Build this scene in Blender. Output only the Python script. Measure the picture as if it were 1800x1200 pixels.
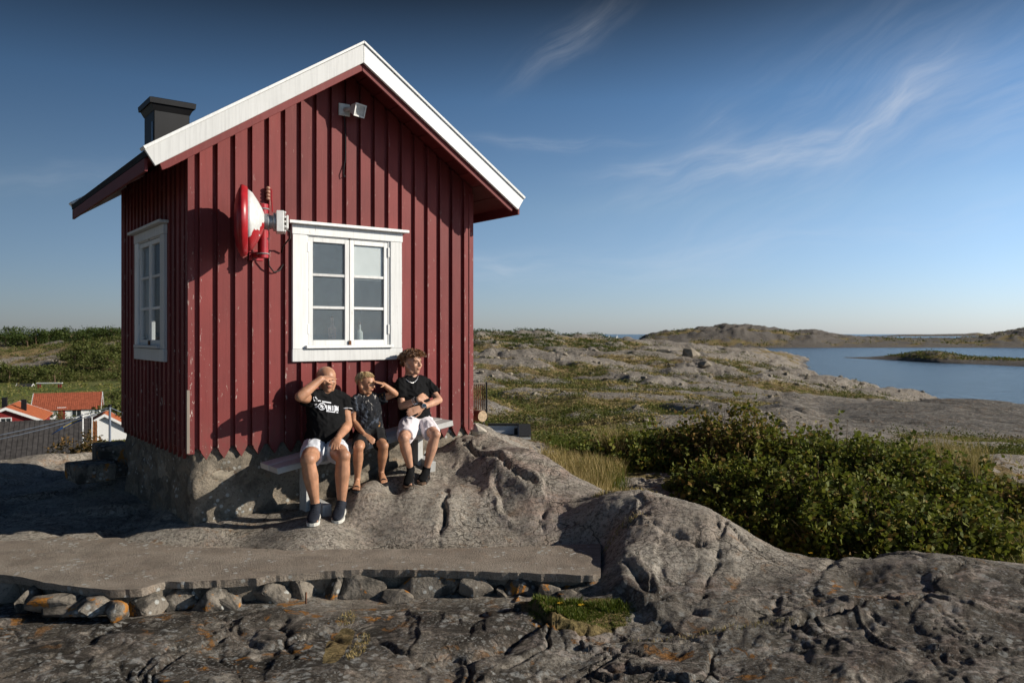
import bpy, bmesh, math, random
import numpy as np
from mathutils import Vector, Matrix, Quaternion
R = math.radians
random.seed(7)
for o in list(bpy.data.objects): bpy.data.objects.remove(o)
scene = bpy.context.scene
COL = scene.collection

# ------------------------------------------------------------------ camera, sky, sun, exposure
EYE = 18.0                      # metres above the sea
FPX = 1400.0                    # 28 mm lens on a 36 mm sensor, in photo pixels
cam_d = bpy.data.cameras.new('camera'); cam_d.lens = 28; cam_d.sensor_width = 36
cam_d.clip_start = 0.1; cam_d.clip_end = 90000; cam_d.shift_y = -13/1800
cam_d.dof.use_dof = True; cam_d.dof.focus_distance = 6.9; cam_d.dof.aperture_fstop = 4.0
cam = bpy.data.objects.new('camera', cam_d); COL.objects.link(cam)
cam.location = (0, 0, EYE); cam.rotation_euler = (R(90), 0, 0)
scene.camera = cam
SUN = Vector((1.403, -0.183, 0.62)).normalized()
SUN_EL = math.asin(SUN.z); SUN_AZ = math.atan2(SUN.x, SUN.y)
world = bpy.data.worlds.new('World'); scene.world = world; world.use_nodes = True
wt = world.node_tree; wt.nodes.clear()
w_out = wt.nodes.new('ShaderNodeOutputWorld'); w_bg = wt.nodes.new('ShaderNodeBackground')
w_sky = wt.nodes.new('ShaderNodeTexSky'); w_sky.sky_type = 'NISHITA'; w_sky.sun_disc = False
w_sky.sun_elevation = SUN_EL; w_sky.sun_rotation = SUN_AZ
w_sky.altitude = 0; w_sky.air_density = 1.0; w_sky.dust_density = 0.3; w_sky.ozone_density = 2.5
w_bg.inputs['Strength'].default_value = 0.065
wt.links.new(w_bg.outputs[0], w_out.inputs[0])
# thin cirrus, laid out by compass bearing and height above the horizon
def _wn(t, props=None, **k):
    n = wt.nodes.new('ShaderNode'+t)
    for a, b in (props or {}).items(): setattr(n, a, b)
    for a, b in k.items():
        sk = n.inputs[int(a[1:])] if a[0] == 'i' and a[1:].isdigit() else n.inputs[a]
        if isinstance(b, bpy.types.NodeSocket): wt.links.new(b, sk)
        else: sk.default_value = b
    return n
_wm = lambda op, a, b=0.0, c=False: _wn('Math', {'operation': op, 'use_clamp': c}, i0=a, i1=b).outputs[0]
_dir = _wn('TexCoord').outputs['Generated']; _sx = _wn('SeparateXYZ', Vector=_dir).outputs
_az = _wm('ARCTAN2', _sx[0], _sx[1]); _el = _wm('ARCSINE', _sx[2])
_ae = _wn('CombineXYZ', X=_az, Y=_el, Z=0.0).outputs[0]
_warp = _wn('TexNoise', Vector=_ae, Scale=5.0, Detail=3.0).outputs[1]
_wv = _wn('VectorMath', {'operation': 'MULTIPLY_ADD'}, i0=_warp, i1=(0.09, 0.09, 0), i2=(-0.045, -0.045, 0)).outputs[0]
_aw = _wn('VectorMath', {'operation': 'ADD'}, i0=_ae, i1=_wv).outputs[0]
_cl = None
for bx_, by_, ang, ln_, wd_, st_ in ((1390, 268, 14, .155, .013, .46), (1590, 186, 27, .085, .013, .42), (1640, 122, 48, .045, .008, .24), (1180, 303, 4, .075, .009, .34), (1790, 200, 12, .10, .030, .20), (1000, 70, 32, .07, .012, .20),
                                (960, 260, 0, .10, .006, .24), (1000, 460, 2, .30, .016, .16), (1500, 405, 8, .30, .014, .14), (860, 462, -14, .03, .010, .22), (70, 300, 2, .12, .008, .12), (1250, 240, 35, .03, .02, .16), (1450, 240, 30, .2, .06, .14), (2600, 200, 20, .3, .05, .3), (-900, 240, 10, .3, .04, .3)):
    caz = math.atan((bx_-900)/FPX) if -800 < bx_ < 2500 else (bx_-900)/FPX
    cel = math.atan((587-by_)/FPX*math.cos(caz) if abs(caz) < 1 else 0.25)
    mp = _wn('Mapping', {'vector_type': 'TEXTURE'}, Vector=_aw, Location=(caz, cel, 0), Rotation=(0, 0, R(ang)), Scale=(ln_, wd_*1.45, 1)).outputs[0]
    r2 = _wn('VectorMath', {'operation': 'DOT_PRODUCT'}, i0=mp, i1=mp).outputs['Value']
    g = _wm('EXPONENT', _wm('MULTIPLY', r2, -1.0))
    fib = _wn('TexNoise', Vector=_wn('Mapping', {'vector_type': 'TEXTURE'}, Vector=_aw, Rotation=(0, 0, R(ang)), Scale=(0.16, 0.022, 1)).outputs[0], Scale=1.0, Detail=7.0, Roughness=0.62).outputs[0]
    fb = _wn('MapRange', {'interpolation_type': 'SMOOTHSTEP'}, Value=fib, i1=0.30, i2=0.80).outputs[0]
    c_ = _wm('MULTIPLY', _wm('MULTIPLY', g, fb), st_*0.86)
    _cl = c_ if _cl is None else _wm('ADD', _cl, c_)
_cmix = wt.nodes.new('ShaderNodeMix'); _cmix.data_type = 'RGBA'
# clear northern air: bluer at the horizon, deeper blue with height and away from the sun
_rp = wt.nodes.new('ShaderNodeValToRGB'); wt.links.new(_wm('MULTIPLY', _el, 1/1.5708, True), _rp.inputs[0])
for _e, (_p, _c) in zip([_rp.color_ramp.elements[0], _rp.color_ramp.elements[1], _rp.color_ramp.elements.new(0.10), _rp.color_ramp.elements.new(0.26), _rp.color_ramp.elements.new(0.18), _rp.color_ramp.elements.new(0.42)],
                        ((0.0, (1.36, 1.57, 2.34)), (1.0, (0.05, 0.11, 0.22)), (0.10, (1.50, 1.62, 1.84)), (0.285, (0.60, 0.93, 1.26)), (0.18, (0.98, 1.24, 1.48)), (0.45, (0.08, 0.18, 0.34)))): _e.position = _p; _e.color = (*_c, 1)
_sd = _wn('VectorMath', {'operation': 'DOT_PRODUCT'}, i0=_dir, i1=tuple(Vector((SUN.x, SUN.y, 0)).normalized())).outputs['Value']
_sf = _wn('MapRange', Value=_sd, i1=-1.0, i2=0.4, i3=0.16, i4=1.06).outputs[0]
_g1 = wt.nodes.new('ShaderNodeMix'); _g1.data_type = 'RGBA'; _g1.blend_type = 'MULTIPLY'; _g1.inputs[0].default_value = 1.0
wt.links.new(w_sky.outputs[0], _g1.inputs[6]); wt.links.new(_rp.outputs[0], _g1.inputs[7])
_g2 = _wn('VectorMath', {'operation': 'SCALE'}, i0=_g1.outputs[2]); wt.links.new(_sf, _g2.inputs['Scale'])
wt.links.new(_wm('MINIMUM', _cl, 0.7), _cmix.inputs[0]); wt.links.new(_g2.outputs[0], _cmix.inputs[6]); _cmix.inputs[7].default_value = (10.0, 10.2, 10.6, 1)
wt.links.new(_cmix.outputs[2], w_bg.inputs[0])
sun_d = bpy.data.lights.new('sun', 'SUN'); sun_d.energy = 4.6; sun_d.angle = R(0.53); sun_d.color = (1.0, 0.93, 0.82)
sun_o = bpy.data.objects.new('sun', sun_d); COL.objects.link(sun_o)
sun_o.rotation_euler = SUN.to_track_quat('Z', 'Y').to_euler(); sun_o.location = (30, -10, 40)
vs = scene.view_settings
vs.view_transform = 'Standard'; vs.look = 'None'; vs.exposure = 0.28; vs.gamma = 1; vs.use_curve_mapping = False
scene.cycles.max_bounces = 6; scene.cycles.diffuse_bounces = 1; scene.cycles.glossy_bounces = 3
scene.cycles.transparent_max_bounces = 8; scene.cycles.sample_clamp_indirect = 4

# ------------------------------------------------------------------ helpers
def tag(o, label=None, cat=None, group=None, kind=None):
    if label: o['label'] = label
    if cat: o['category'] = cat
    if group: o['group'] = group
    if kind: o['kind'] = kind
    return o
def empty(name, loc, rz=0.0, label=None, cat=None, group=None):
    o = bpy.data.objects.new(name, None); COL.objects.link(o)
    o.location = loc; o.rotation_euler = (0, 0, rz); o.empty_display_size = 0.1
    return tag(o, label, cat, group)
def link(name, me, m=None, parent=None):
    o = bpy.data.objects.new(name, me); COL.objects.link(o)
    if m is not None and not me.materials: me.materials.append(m)
    if parent: o.parent = parent
    return o
def fast_mesh(name, verts, faces, smooth=False):
    verts = np.asarray(verts, dtype=np.float32); faces = np.asarray(faces, dtype=np.int32)
    k = faces.shape[1]; me = bpy.data.meshes.new(name)
    me.vertices.add(len(verts)); me.vertices.foreach_set('co', verts.ravel())
    me.loops.add(faces.size); me.loops.foreach_set('vertex_index', faces.ravel())
    me.polygons.add(len(faces)); me.polygons.foreach_set('loop_start', np.arange(0, faces.size, k, dtype=np.int32))
    me.update(calc_edges=True)
    if smooth: me.polygons.foreach_set('use_smooth', np.ones(len(faces), dtype=bool))
    return me
class MB:
    """collects simple solids; build() links them as one mesh object"""
    def __init__(s): s.v = []; s.f = []
    def add(s, vs_, fs):
        b = len(s.v); s.v += [tuple(p) for p in vs_]; s.f += [tuple(i+b for i in f) for f in fs]; return s
    def box(s, x0, x1, y0, y1, z0, z1, M=None):
        p = [(x0,y0,z0),(x1,y0,z0),(x1,y1,z0),(x0,y1,z0),(x0,y0,z1),(x1,y0,z1),(x1,y1,z1),(x0,y1,z1)]
        if M is not None: p = [M @ Vector(q) for q in p]
        return s.add(p, [(3,2,1,0),(4,5,6,7),(0,1,5,4),(1,2,6,5),(2,3,7,6),(3,0,4,7)])
    def prism(s, poly, y0, y1, ax='y', M=None):
        """closed outline (a,b) extruded: ax 'y' -> (a, y, b); 'x' -> (y, a, b); 'z' -> (a, b, y)"""
        n = len(poly)
        def pt(a, b, e): return (a, e, b) if ax == 'y' else ((e, a, b) if ax == 'x' else (a, b, e))
        p = [pt(a, b, y0) for a, b in poly] + [pt(a, b, y1) for a, b in poly]
        if M is not None: p = [M @ Vector(q) for q in p]
        return s.add(p, [tuple(range(n)), tuple(range(2*n-1, n-1, -1))] + [(i, i+n, (i+1) % n + n, (i+1) % n) for i in range(n)])
    def loft(s, rings, seg=14, cap=True):
        """rings: (centre, xaxis*rx, yaxis*ry)"""
        base = len(s.v)
        for c, xa, ya in rings:
            for k in range(seg):
                t = 2*math.pi*k/seg
                s.v.append(tuple(Vector(c) + Vector(xa)*math.cos(t) + Vector(ya)*math.sin(t)))
        for i in range(len(rings)-1):
            for k in range(seg):
                a = base+i*seg+k; b = base+i*seg+(k+1) % seg
                s.f.append((a, b, b+seg, a+seg))
        if cap:
            s.f.append(tuple(base+k for k in reversed(range(seg))))
            s.f.append(tuple(base+(len(rings)-1)*seg+k for k in range(seg)))
        return s
    def tube(s, pts, rad, seg=8, round_caps=False):
        pts = [Vector(p) for p in pts]; n = len(pts)
        if not hasattr(rad, '__len__'): rad = [rad]*n
        rings = []; xa = None
        for i, p in enumerate(pts):
            t = (pts[min(i+1, n-1)] - pts[max(i-1, 0)])
            if t.length < 1e-9: t = Vector((0, 0, 1))
            t.normalize()
            if xa is None:
                xa = t.orthogonal().normalized()
            else:
                xa = (xa - t*xa.dot(t)); xa = xa.normalized() if xa.length > 1e-6 else t.orthogonal().normalized()
            ya = t.cross(xa); rings.append((p, xa, ya, rad[i], t))
        out = []
        if round_caps:
            p, x, y, r, t = rings[0]
            for a in (80, 55, 28): out.append((p - t*r*math.sin(R(a)), x*r*math.cos(R(a)), y*r*math.cos(R(a))))
        out += [(p, x*r, y*r) for p, x, y, r, t in rings]
        if round_caps:
            p, x, y, r, t = rings[-1]
            for a in (28, 55, 80): out.append((p + t*r*math.sin(R(a)), x*r*math.cos(R(a)), y*r*math.cos(R(a))))
        return s.loft(out, seg)
    def ball(s, c, r, seg=14, rings=10, M=None):
        """ellipsoid with radii r=(rx,ry,rz) oriented by 3x3 M"""
        if not hasattr(r, '__len__'): r = (r, r, r)
        M = M or Matrix.Identity(3); c = Vector(c); base = len(s.v)
        for i in range(1, rings):
            a = math.pi*i/rings
            for k in range(seg):
                t = 2*math.pi*k/seg
                s.v.append(tuple(c + M @ Vector((r[0]*math.sin(a)*math.cos(t), r[1]*math.sin(a)*math.sin(t), r[2]*math.cos(a)))))
        top = len(s.v); s.v.append(tuple(c + M @ Vector((0, 0, r[2])))); s.v.append(tuple(c + M @ Vector((0, 0, -r[2]))))
        for i in range(rings-2):
            for k in range(seg):
                a = base+i*seg+k; b = base+i*seg+(k+1) % seg
                s.f.append((a, a+seg, b+seg, b))
        for k in range(seg):
            s.f.append((top, base+k, base+(k+1) % seg))
            a = base+(rings-2)*seg
            s.f.append((top+1, a+(k+1) % seg, a+k))
        return s
    def mesh(s, name, bevel=0, smooth=False, flipfix=True):
        me = bpy.data.meshes.new(name); me.from_pydata(s.v, [], s.f)
        if bevel or flipfix:
            bm = bmesh.new(); bm.from_mesh(me)
            if bevel: bmesh.ops.bevel(bm, geom=list(bm.edges), offset=bevel, segments=1, affect='EDGES', profile=0.5)
            if flipfix: bmesh.ops.recalc_face_normals(bm, faces=bm.faces)
            bm.to_mesh(me); bm.free()
        if smooth: me.polygons.foreach_set('use_smooth', np.ones(len(me.polygons), dtype=bool))
        return me
    def build(s, name, m, parent=None, bevel=0, smooth=False):
        return link(name, s.mesh(name, bevel, smooth), m, parent)
def set_smooth_by_angle(o, deg=40):
    me = o.data; me.polygons.foreach_set('use_smooth', np.ones(len(me.polygons), dtype=bool))
    try: me.set_sharp_from_angle(angle=R(deg))
    except Exception: pass

# ------------------------------------------------------------------ numpy noise
_rng = np.random.default_rng(11)
_perm = _rng.permutation(4096).astype(np.int64)
_grad = np.stack([np.cos(_rng.random(4096)*6.2832), np.sin(_rng.random(4096)*6.2832)], 1)
_ang = _rng.random(4096)*6.28318; _grad = np.stack([np.cos(_ang), np.sin(_ang)], 1)
_r1 = _rng.random(4096); _r2 = _rng.random(4096)
def _hash(ix, iy, seed): return _perm[(_perm[(ix + seed*131) & 4095] + iy) & 4095]
def pnoise(x, y, seed=0):
    x = np.asarray(x, float); y = np.asarray(y, float)
    ix = np.floor(x).astype(np.int64); iy = np.floor(y).astype(np.int64); fx = x-ix; fy = y-iy
    u = fx*fx*fx*(fx*(fx*6-15)+10); v = fy*fy*fy*(fy*(fy*6-15)+10)
    def g(dx, dy):
        h = _hash(ix+dx, iy+dy, seed); return _grad[h, 0]*(fx-dx) + _grad[h, 1]*(fy-dy)
    a = g(0, 0); b = g(1, 0); c = g(0, 1); d = g(1, 1)
    return ((a+u*(b-a)) + v*((c+u*(d-c)) - (a+u*(b-a))))*1.5
def fbm(x, y, octv=4, seed=0, gain=0.5):
    s = 0; a = 1; f = 1
    for i in range(octv):
        s = s + a*pnoise(x*f, y*f, seed+i); a *= gain; f *= 2.03
    return s
def voro(x, y, seed=0, centre=False):
    """F1, F2-F1 and a random number of the nearest cell"""
    x = np.asarray(x, float); y = np.asarray(y, float)
    ix = np.floor(x).astype(np.int64); iy = np.floor(y).astype(np.int64)
    f1 = np.full(x.shape, 9.0); f2 = np.full(x.shape, 9.0); rr = np.zeros(x.shape); cx = np.zeros(x.shape); cy = np.zeros(x.shape)
    for dx in (-1, 0, 1):
        for dy in (-1, 0, 1):
            h = _hash(ix+dx, iy+dy, seed)
            ox = x-(ix+dx+_r1[h]); oy = y-(iy+dy+_r2[h]); d = np.hypot(ox, oy)
            near = d < f1; cx = np.where(near, ox, cx); cy = np.where(near, oy, cy)
            f2 = np.where(near, f1, np.minimum(f2, d)); rr = np.where(near, _r1[(h*7+3) & 4095], rr); f1 = np.where(near, d, f1)
    return (f1, f2-f1, rr, cx, cy) if centre else (f1, f2-f1, rr)
def sstep(a, b, x):
    t = np.clip((x-a)/(b-a), 0, 1); return t*t*(3-2*t)

# ------------------------------------------------------------------ places: photo pixel + distance -> world point
def P(px, py, d): return Vector(((px-900)/FPX*d, d, EYE + (587-py)/FPX*d))
UX = Vector((0.793, 0.609, 0)); NX = Vector((0.609, -0.793, 0)); LX = Vector((-2.605, 6.4, 0))
HUT_RZ = math.atan2(0.609, 0.793)
def s_of(px, n):
    r = (px-900)/FPX
    return (r*(LX.y + n*NX.y) - LX.x - n*NX.x)/(UX.x - r*UX.y)
def WP(px, py, n):
    """point at photo pixel on the plane n metres out from the front wall of the hut"""
    s = s_of(px, n); p = LX + UX*s + NX*n
    return Vector((p.x, p.y, EYE + (587-py)/FPX*p.y))
def SN(s, n, h): 
    p = LX + UX*s + NX*n; return Vector((p.x, p.y, EYE+h))

# ------------------------------------------------------------------ materials
class NT:
    def __init__(s, name):
        s.m = bpy.data.materials.new(name); s.m.use_nodes = True; s.t = s.m.node_tree; s.t.nodes.clear()
        s.out = s.t.nodes.new('ShaderNodeOutputMaterial'); s.co = None
    def n(s, typ, props=None, **inp):
        nd = s.t.nodes.new('ShaderNode'+typ)
        for k, v in (props or {}).items(): setattr(nd, k, v)
        for k, v in inp.items(): s.set(nd, k, v)
        return nd
    def set(s, nd, k, v):
        if k.startswith('i') and k[1:].isdigit(): sock = nd.inputs[int(k[1:])]
        else: sock = nd.inputs[k.replace('_', ' ')]
        if isinstance(v, bpy.types.NodeSocket): s.t.links.new(v, sock)
        elif isinstance(v, bpy.types.Node): s.t.links.new(v.outputs[0], sock)
        else:
            if sock.type == 'RGBA' and len(v) == 3: v = (*v, 1)
            sock.default_value = v
    def coord(s, kind='Object'):
        if s.co is None: s.co = s.t.nodes.new('ShaderNodeTexCoord')
        return s.co.outputs[kind]
    def mapped(s, scale=(1, 1, 1), loc=(0, 0, 0), rot=(0, 0, 0), src=None):
        return s.n('Mapping', Vector=src or s.coord(), Scale=scale, Location=loc, Rotation=rot).outputs[0]
    def noise(s, scale, detail=5, rough=0.55, dist=0, vec=None):
        return s.n('TexNoise', Vector=vec or s.coord(), Scale=scale, Detail=detail, Roughness=rough, Distortion=dist).outputs[0]
    def voronoi(s, scale, feature='F1', vec=None, rnd=1.0):
        return s.n('TexVoronoi', {'feature': feature}, Vector=vec or s.coord(), Scale=scale, Randomness=rnd).outputs
    def ramp(s, fac, stops, interp='LINEAR'):
        r = s.n('ValToRGB', Fac=fac); r.color_ramp.interpolation = interp
        e = r.color_ramp.elements
        while len(e) < len(stops): e.new(0.5)
        for el, (p, c) in zip(e, stops):
            el.position = p; el.color = (c, c, c, 1) if not hasattr(c, '__len__') else (*c, 1)
        return r.outputs[0]
    def step(s, fac, a, b): 
        return s.n('MapRange', {'interpolation_type': 'SMOOTHSTEP'}, Value=fac, From_Min=a, From_Max=b).outputs[0]
    def math(s, op, a, b=0.0, c=False):
        return s.n('Math', {'operation': op, 'use_clamp': c}, i0=a, i1=b).outputs[0]
    def mix(s, fac, a, b, mode='MIX'):
        nd = s.t.nodes.new('ShaderNodeMix'); nd.data_type = 'RGBA'; nd.blend_type = mode
        for k, v in ((0, fac), (6, a), (7, b)):
            sock = nd.inputs[k]
            if isinstance(v, bpy.types.NodeSocket): s.t.links.new(v, sock)
            else: sock.default_value = v if not hasattr(v, '__len__') else (*v, 1)[:4]
        return nd.outputs[2]
    def attr(s, name): return s.n('Attribute', {'attribute_name': name}).outputs['Fac']
    def bump(s, h, strength=0.5, dist=0.01, normal=None):
        b = s.n('Bump', Height=h, Strength=strength, Distance=dist)
        if normal is not None: s.set(b, 'Normal', normal)
        return b.outputs[0]
    def finish(s, color, rough=0.8, bump=None, spec=0.3, metal=0.0, extra=None):
        b = s.n('BsdfPrincipled', Base_Color=color, Roughness=rough, Metallic=metal)
        b.inputs['Specular IOR Level'].default_value = spec
        if bump is not None: s.set(b, 'Normal', bump)
        for k, v in (extra or {}).items(): s.set(b, k, v)
        s.t.links.new(b.outputs[0], s.out.inputs[0]); s.b = b; return s.m
def plain(name, c, rough=0.7, var=0.12, scale=8, spec=0.3, metal=0, bump=0.15, bd=0.004):
    t = NT(name); nz = t.noise(scale, 6); f = t.step(nz, 0.3, 0.75)
    a = tuple(x*(1-var) for x in c); b = tuple(min(1, x*(1+var)) for x in c)
    return t.finish(t.mix(f, a, b), rough, t.bump(t.noise(scale*7, 4), bump, bd), spec, metal)

def painted_boards(name, c, c2, flake, amount, thr=0.66):
    """oil-painted sawn timber: vertical grain, chalking, peeling specks"""
    t = NT(name)
    ob = t.n('ObjectInfo').outputs['Random']
    off = t.n('CombineXYZ', X=t.math('MULTIPLY', ob, 13.0), Y=0.0, Z=t.math('MULTIPLY', ob, 31.0)).outputs[0]
    v = t.n('VectorMath', {'operation': 'ADD'}, i0=t.coord(), i1=off).outputs[0]
    g = t.noise(1.0, 6, 0.6, 0, t.mapped((60, 60, 3.0), src=v))
    big = t.noise(2.2, 4, 0.6, 0, v)
    col = t.mix(t.step(big, 0.3, 0.7), c, c2)
    col = t.mix(t.math('MULTIPLY', t.step(g, 0.42, 0.7), 0.35), col, tuple(x*0.62 for x in c))
    tone = t.math('ADD', t.math('MULTIPLY', ob, 0.42), 0.78)
    col = t.mix(1.0, col, t.n('CombineColor', i0=tone, i1=tone, i2=tone).outputs[0], 'MULTIPLY')
    pk = t.noise(1.0, 5, 0.68, 0.4, t.mapped((55, 55, 14), src=v)); pm = t.noise(1.6, 3, 0.5, 0, v)
    fl = t.math('MULTIPLY', t.step(pk, thr, thr+0.03), t.step(pm, 1-amount, 1-amount+0.12))
    if 'red' in name:
        zz = t.n('SeparateXYZ', Vector=t.coord()).outputs[2]
        dirt = t.math('MULTIPLY', t.step(zz, 0.95, 0.50), t.step(t.noise(1.0, 5, 0.65, 0, t.mapped((14, 14, 5), src=v)), 0.35, 0.7))
        col = t.mix(t.math('MULTIPLY', dirt, 0.55), col, (0.115, 0.062, 0.048))
        fade = t.step(t.noise(1.0, 4, 0.6, 0, t.mapped((9, 9, 1.2), src=v)), 0.5, 0.75)
        fl = t.math('MULTIPLY', fl, t.math('ADD', t.math('MULTIPLY', t.step(zz, 2.9, 0.6), 0.75), 0.25))
        col = t.mix(t.math('MULTIPLY', fade, 0.30), col, (0.24, 0.075, 0.068))
    col = t.mix(fl, col, flake)
    h = t.math('SUBTRACT', t.math('MULTIPLY', g, 0.6), fl)
    return t.finish(col, 0.62, t.bump(h, 0.35, 0.004), 0.3)
M = {}
M['red'] = painted_boards('red_paint', (0.200, 0.035, 0.032), (0.168, 0.030, 0.028), (0.42, 0.30, 0.25), 0.60, 0.645)
M['red_bead'] = painted_boards('red_paint_edge', (0.20, 0.036, 0.034), (0.165, 0.030, 0.029), (0.50, 0.40, 0.35), 0.74, 0.605)
M['white'] = painted_boards('white_paint', (0.78, 0.78, 0.76), (0.73, 0.73, 0.71), (0.36, 0.31, 0.25), 0.56)
M['bench'] = painted_boards('bench_paint', (0.56, 0.555, 0.535), (0.44, 0.435, 0.41), (0.17, 0.15, 0.12), 0.62, 0.61)
M['grey_wood'] = painted_boards('grey_wood', (0.30, 0.25, 0.20), (0.22, 0.185, 0.15), (0.2, 0.16, 0.12), 0.4)
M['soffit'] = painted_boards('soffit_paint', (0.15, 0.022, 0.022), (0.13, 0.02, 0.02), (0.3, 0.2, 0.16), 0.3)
M['felt'] = plain('roof_felt', (0.03, 0.03, 0.032), 0.9, 0.3, 20, 0.2)
M['black_metal'] = plain('black_sheet_metal', (0.008, 0.008, 0.009), 0.5, 0.2, 6, 0.3, 0, 0.05)
M['inside'] = plain('inside_boards', (0.22, 0.21, 0.19), 0.8, 0.2, 5)
M['blind'] = plain('blind_cloth', (0.86, 0.84, 0.77), 0.9, 0.03, 14)
M['galv'] = plain('galvanised_metal', (0.42, 0.42, 0.42), 0.45, 0.3, 25, 0.5, 0.6, 0.2)
M['rust'] = plain('rusty_iron', (0.14, 0.06, 0.03), 0.8, 0.5, 30)
M['cable'] = plain('black_cable', (0.015, 0.015, 0.015), 0.5, 0.1)
M['red_gloss'] = plain('red_lacquer', (0.36, 0.012, 0.018), 0.35, 0.18, 12, 0.5, 0, 0.05)
M['lamp_white'] = plain('lamp_enamel', (0.74, 0.73, 0.70), 0.4, 0.1, 20, 0.5)
M['ceramic'] = plain('brown_ceramic', (0.42, 0.22, 0.15), 0.4, 0.5, 60, 0.5)
def glass_mat(name, tint, keep, dust_sky=(0.42, 0.50, 0.56)):
    t = NT(name)
    d = t.noise(9, 5, 0.6); d2 = t.noise(40, 3, 0.6)
    col = t.mix(t.step(d, 0.35, 0.75), tuple(x*0.9 for x in dust_sky), dust_sky)  # grime on the glass, tinted blue to stand in for reflected sky
    b = t.n('BsdfPrincipled', Base_Color=col, Roughness=0.03, Normal=t.bump(t.noise(1.7, 2), 0.12, 0.02))
    b.inputs['Specular IOR Level'].default_value = 0.9
    tr = t.n('BsdfTransparent', Color=tint)
    f = t.math('ADD', t.math('MULTIPLY', t.step(d2, 0.4, 0.9), 0.03), keep)
    m = t.n('MixShader', Fac=f, i1=tr.outputs[0], i2=b.outputs[0])
    t.t.links.new(m.outputs[0], t.out.inputs[0]); return t.m
M['glass'] = glass_mat('old_window_glass', (0.95, 0.97, 0.98), 0.14)
M['dark_glass'] = plain('far_window_glass', (0.02, 0.025, 0.03), 0.1, 0.2, 5, 0.6)
M['lamp_glass'] = plain('floodlight_glass', (0.55, 0.55, 0.53), 0.1, 0.2, 30, 0.8)

def dish_back_mat():
    t = NT('dish_back_paint')          # silver paint with red overspray patches and worn specks
    nz = t.noise(7.0, 4, 0.6, 0.3); sx = t.n('SeparateXYZ', Vector=t.coord()).outputs
    lv = t.math('ADD', t.math('ADD', sx[2], t.math('MULTIPLY', sx[0], -0.55)), t.math('MULTIPLY', t.math('SUBTRACT', nz, 0.5), 0.38)); f = t.step(lv, -0.120, -0.128)
    base = t.mix(t.step(t.noise(30, 5), 0.4, 0.7), (0.62, 0.62, 0.60), (0.74, 0.74, 0.72))
    col = t.mix(f, base, (0.40, 0.015, 0.02))
    return t.finish(col, 0.42, t.bump(t.noise(60, 3), 0.1, 0.003), 0.5, 0.15)
M['dish_back'] = dish_back_mat()

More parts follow.
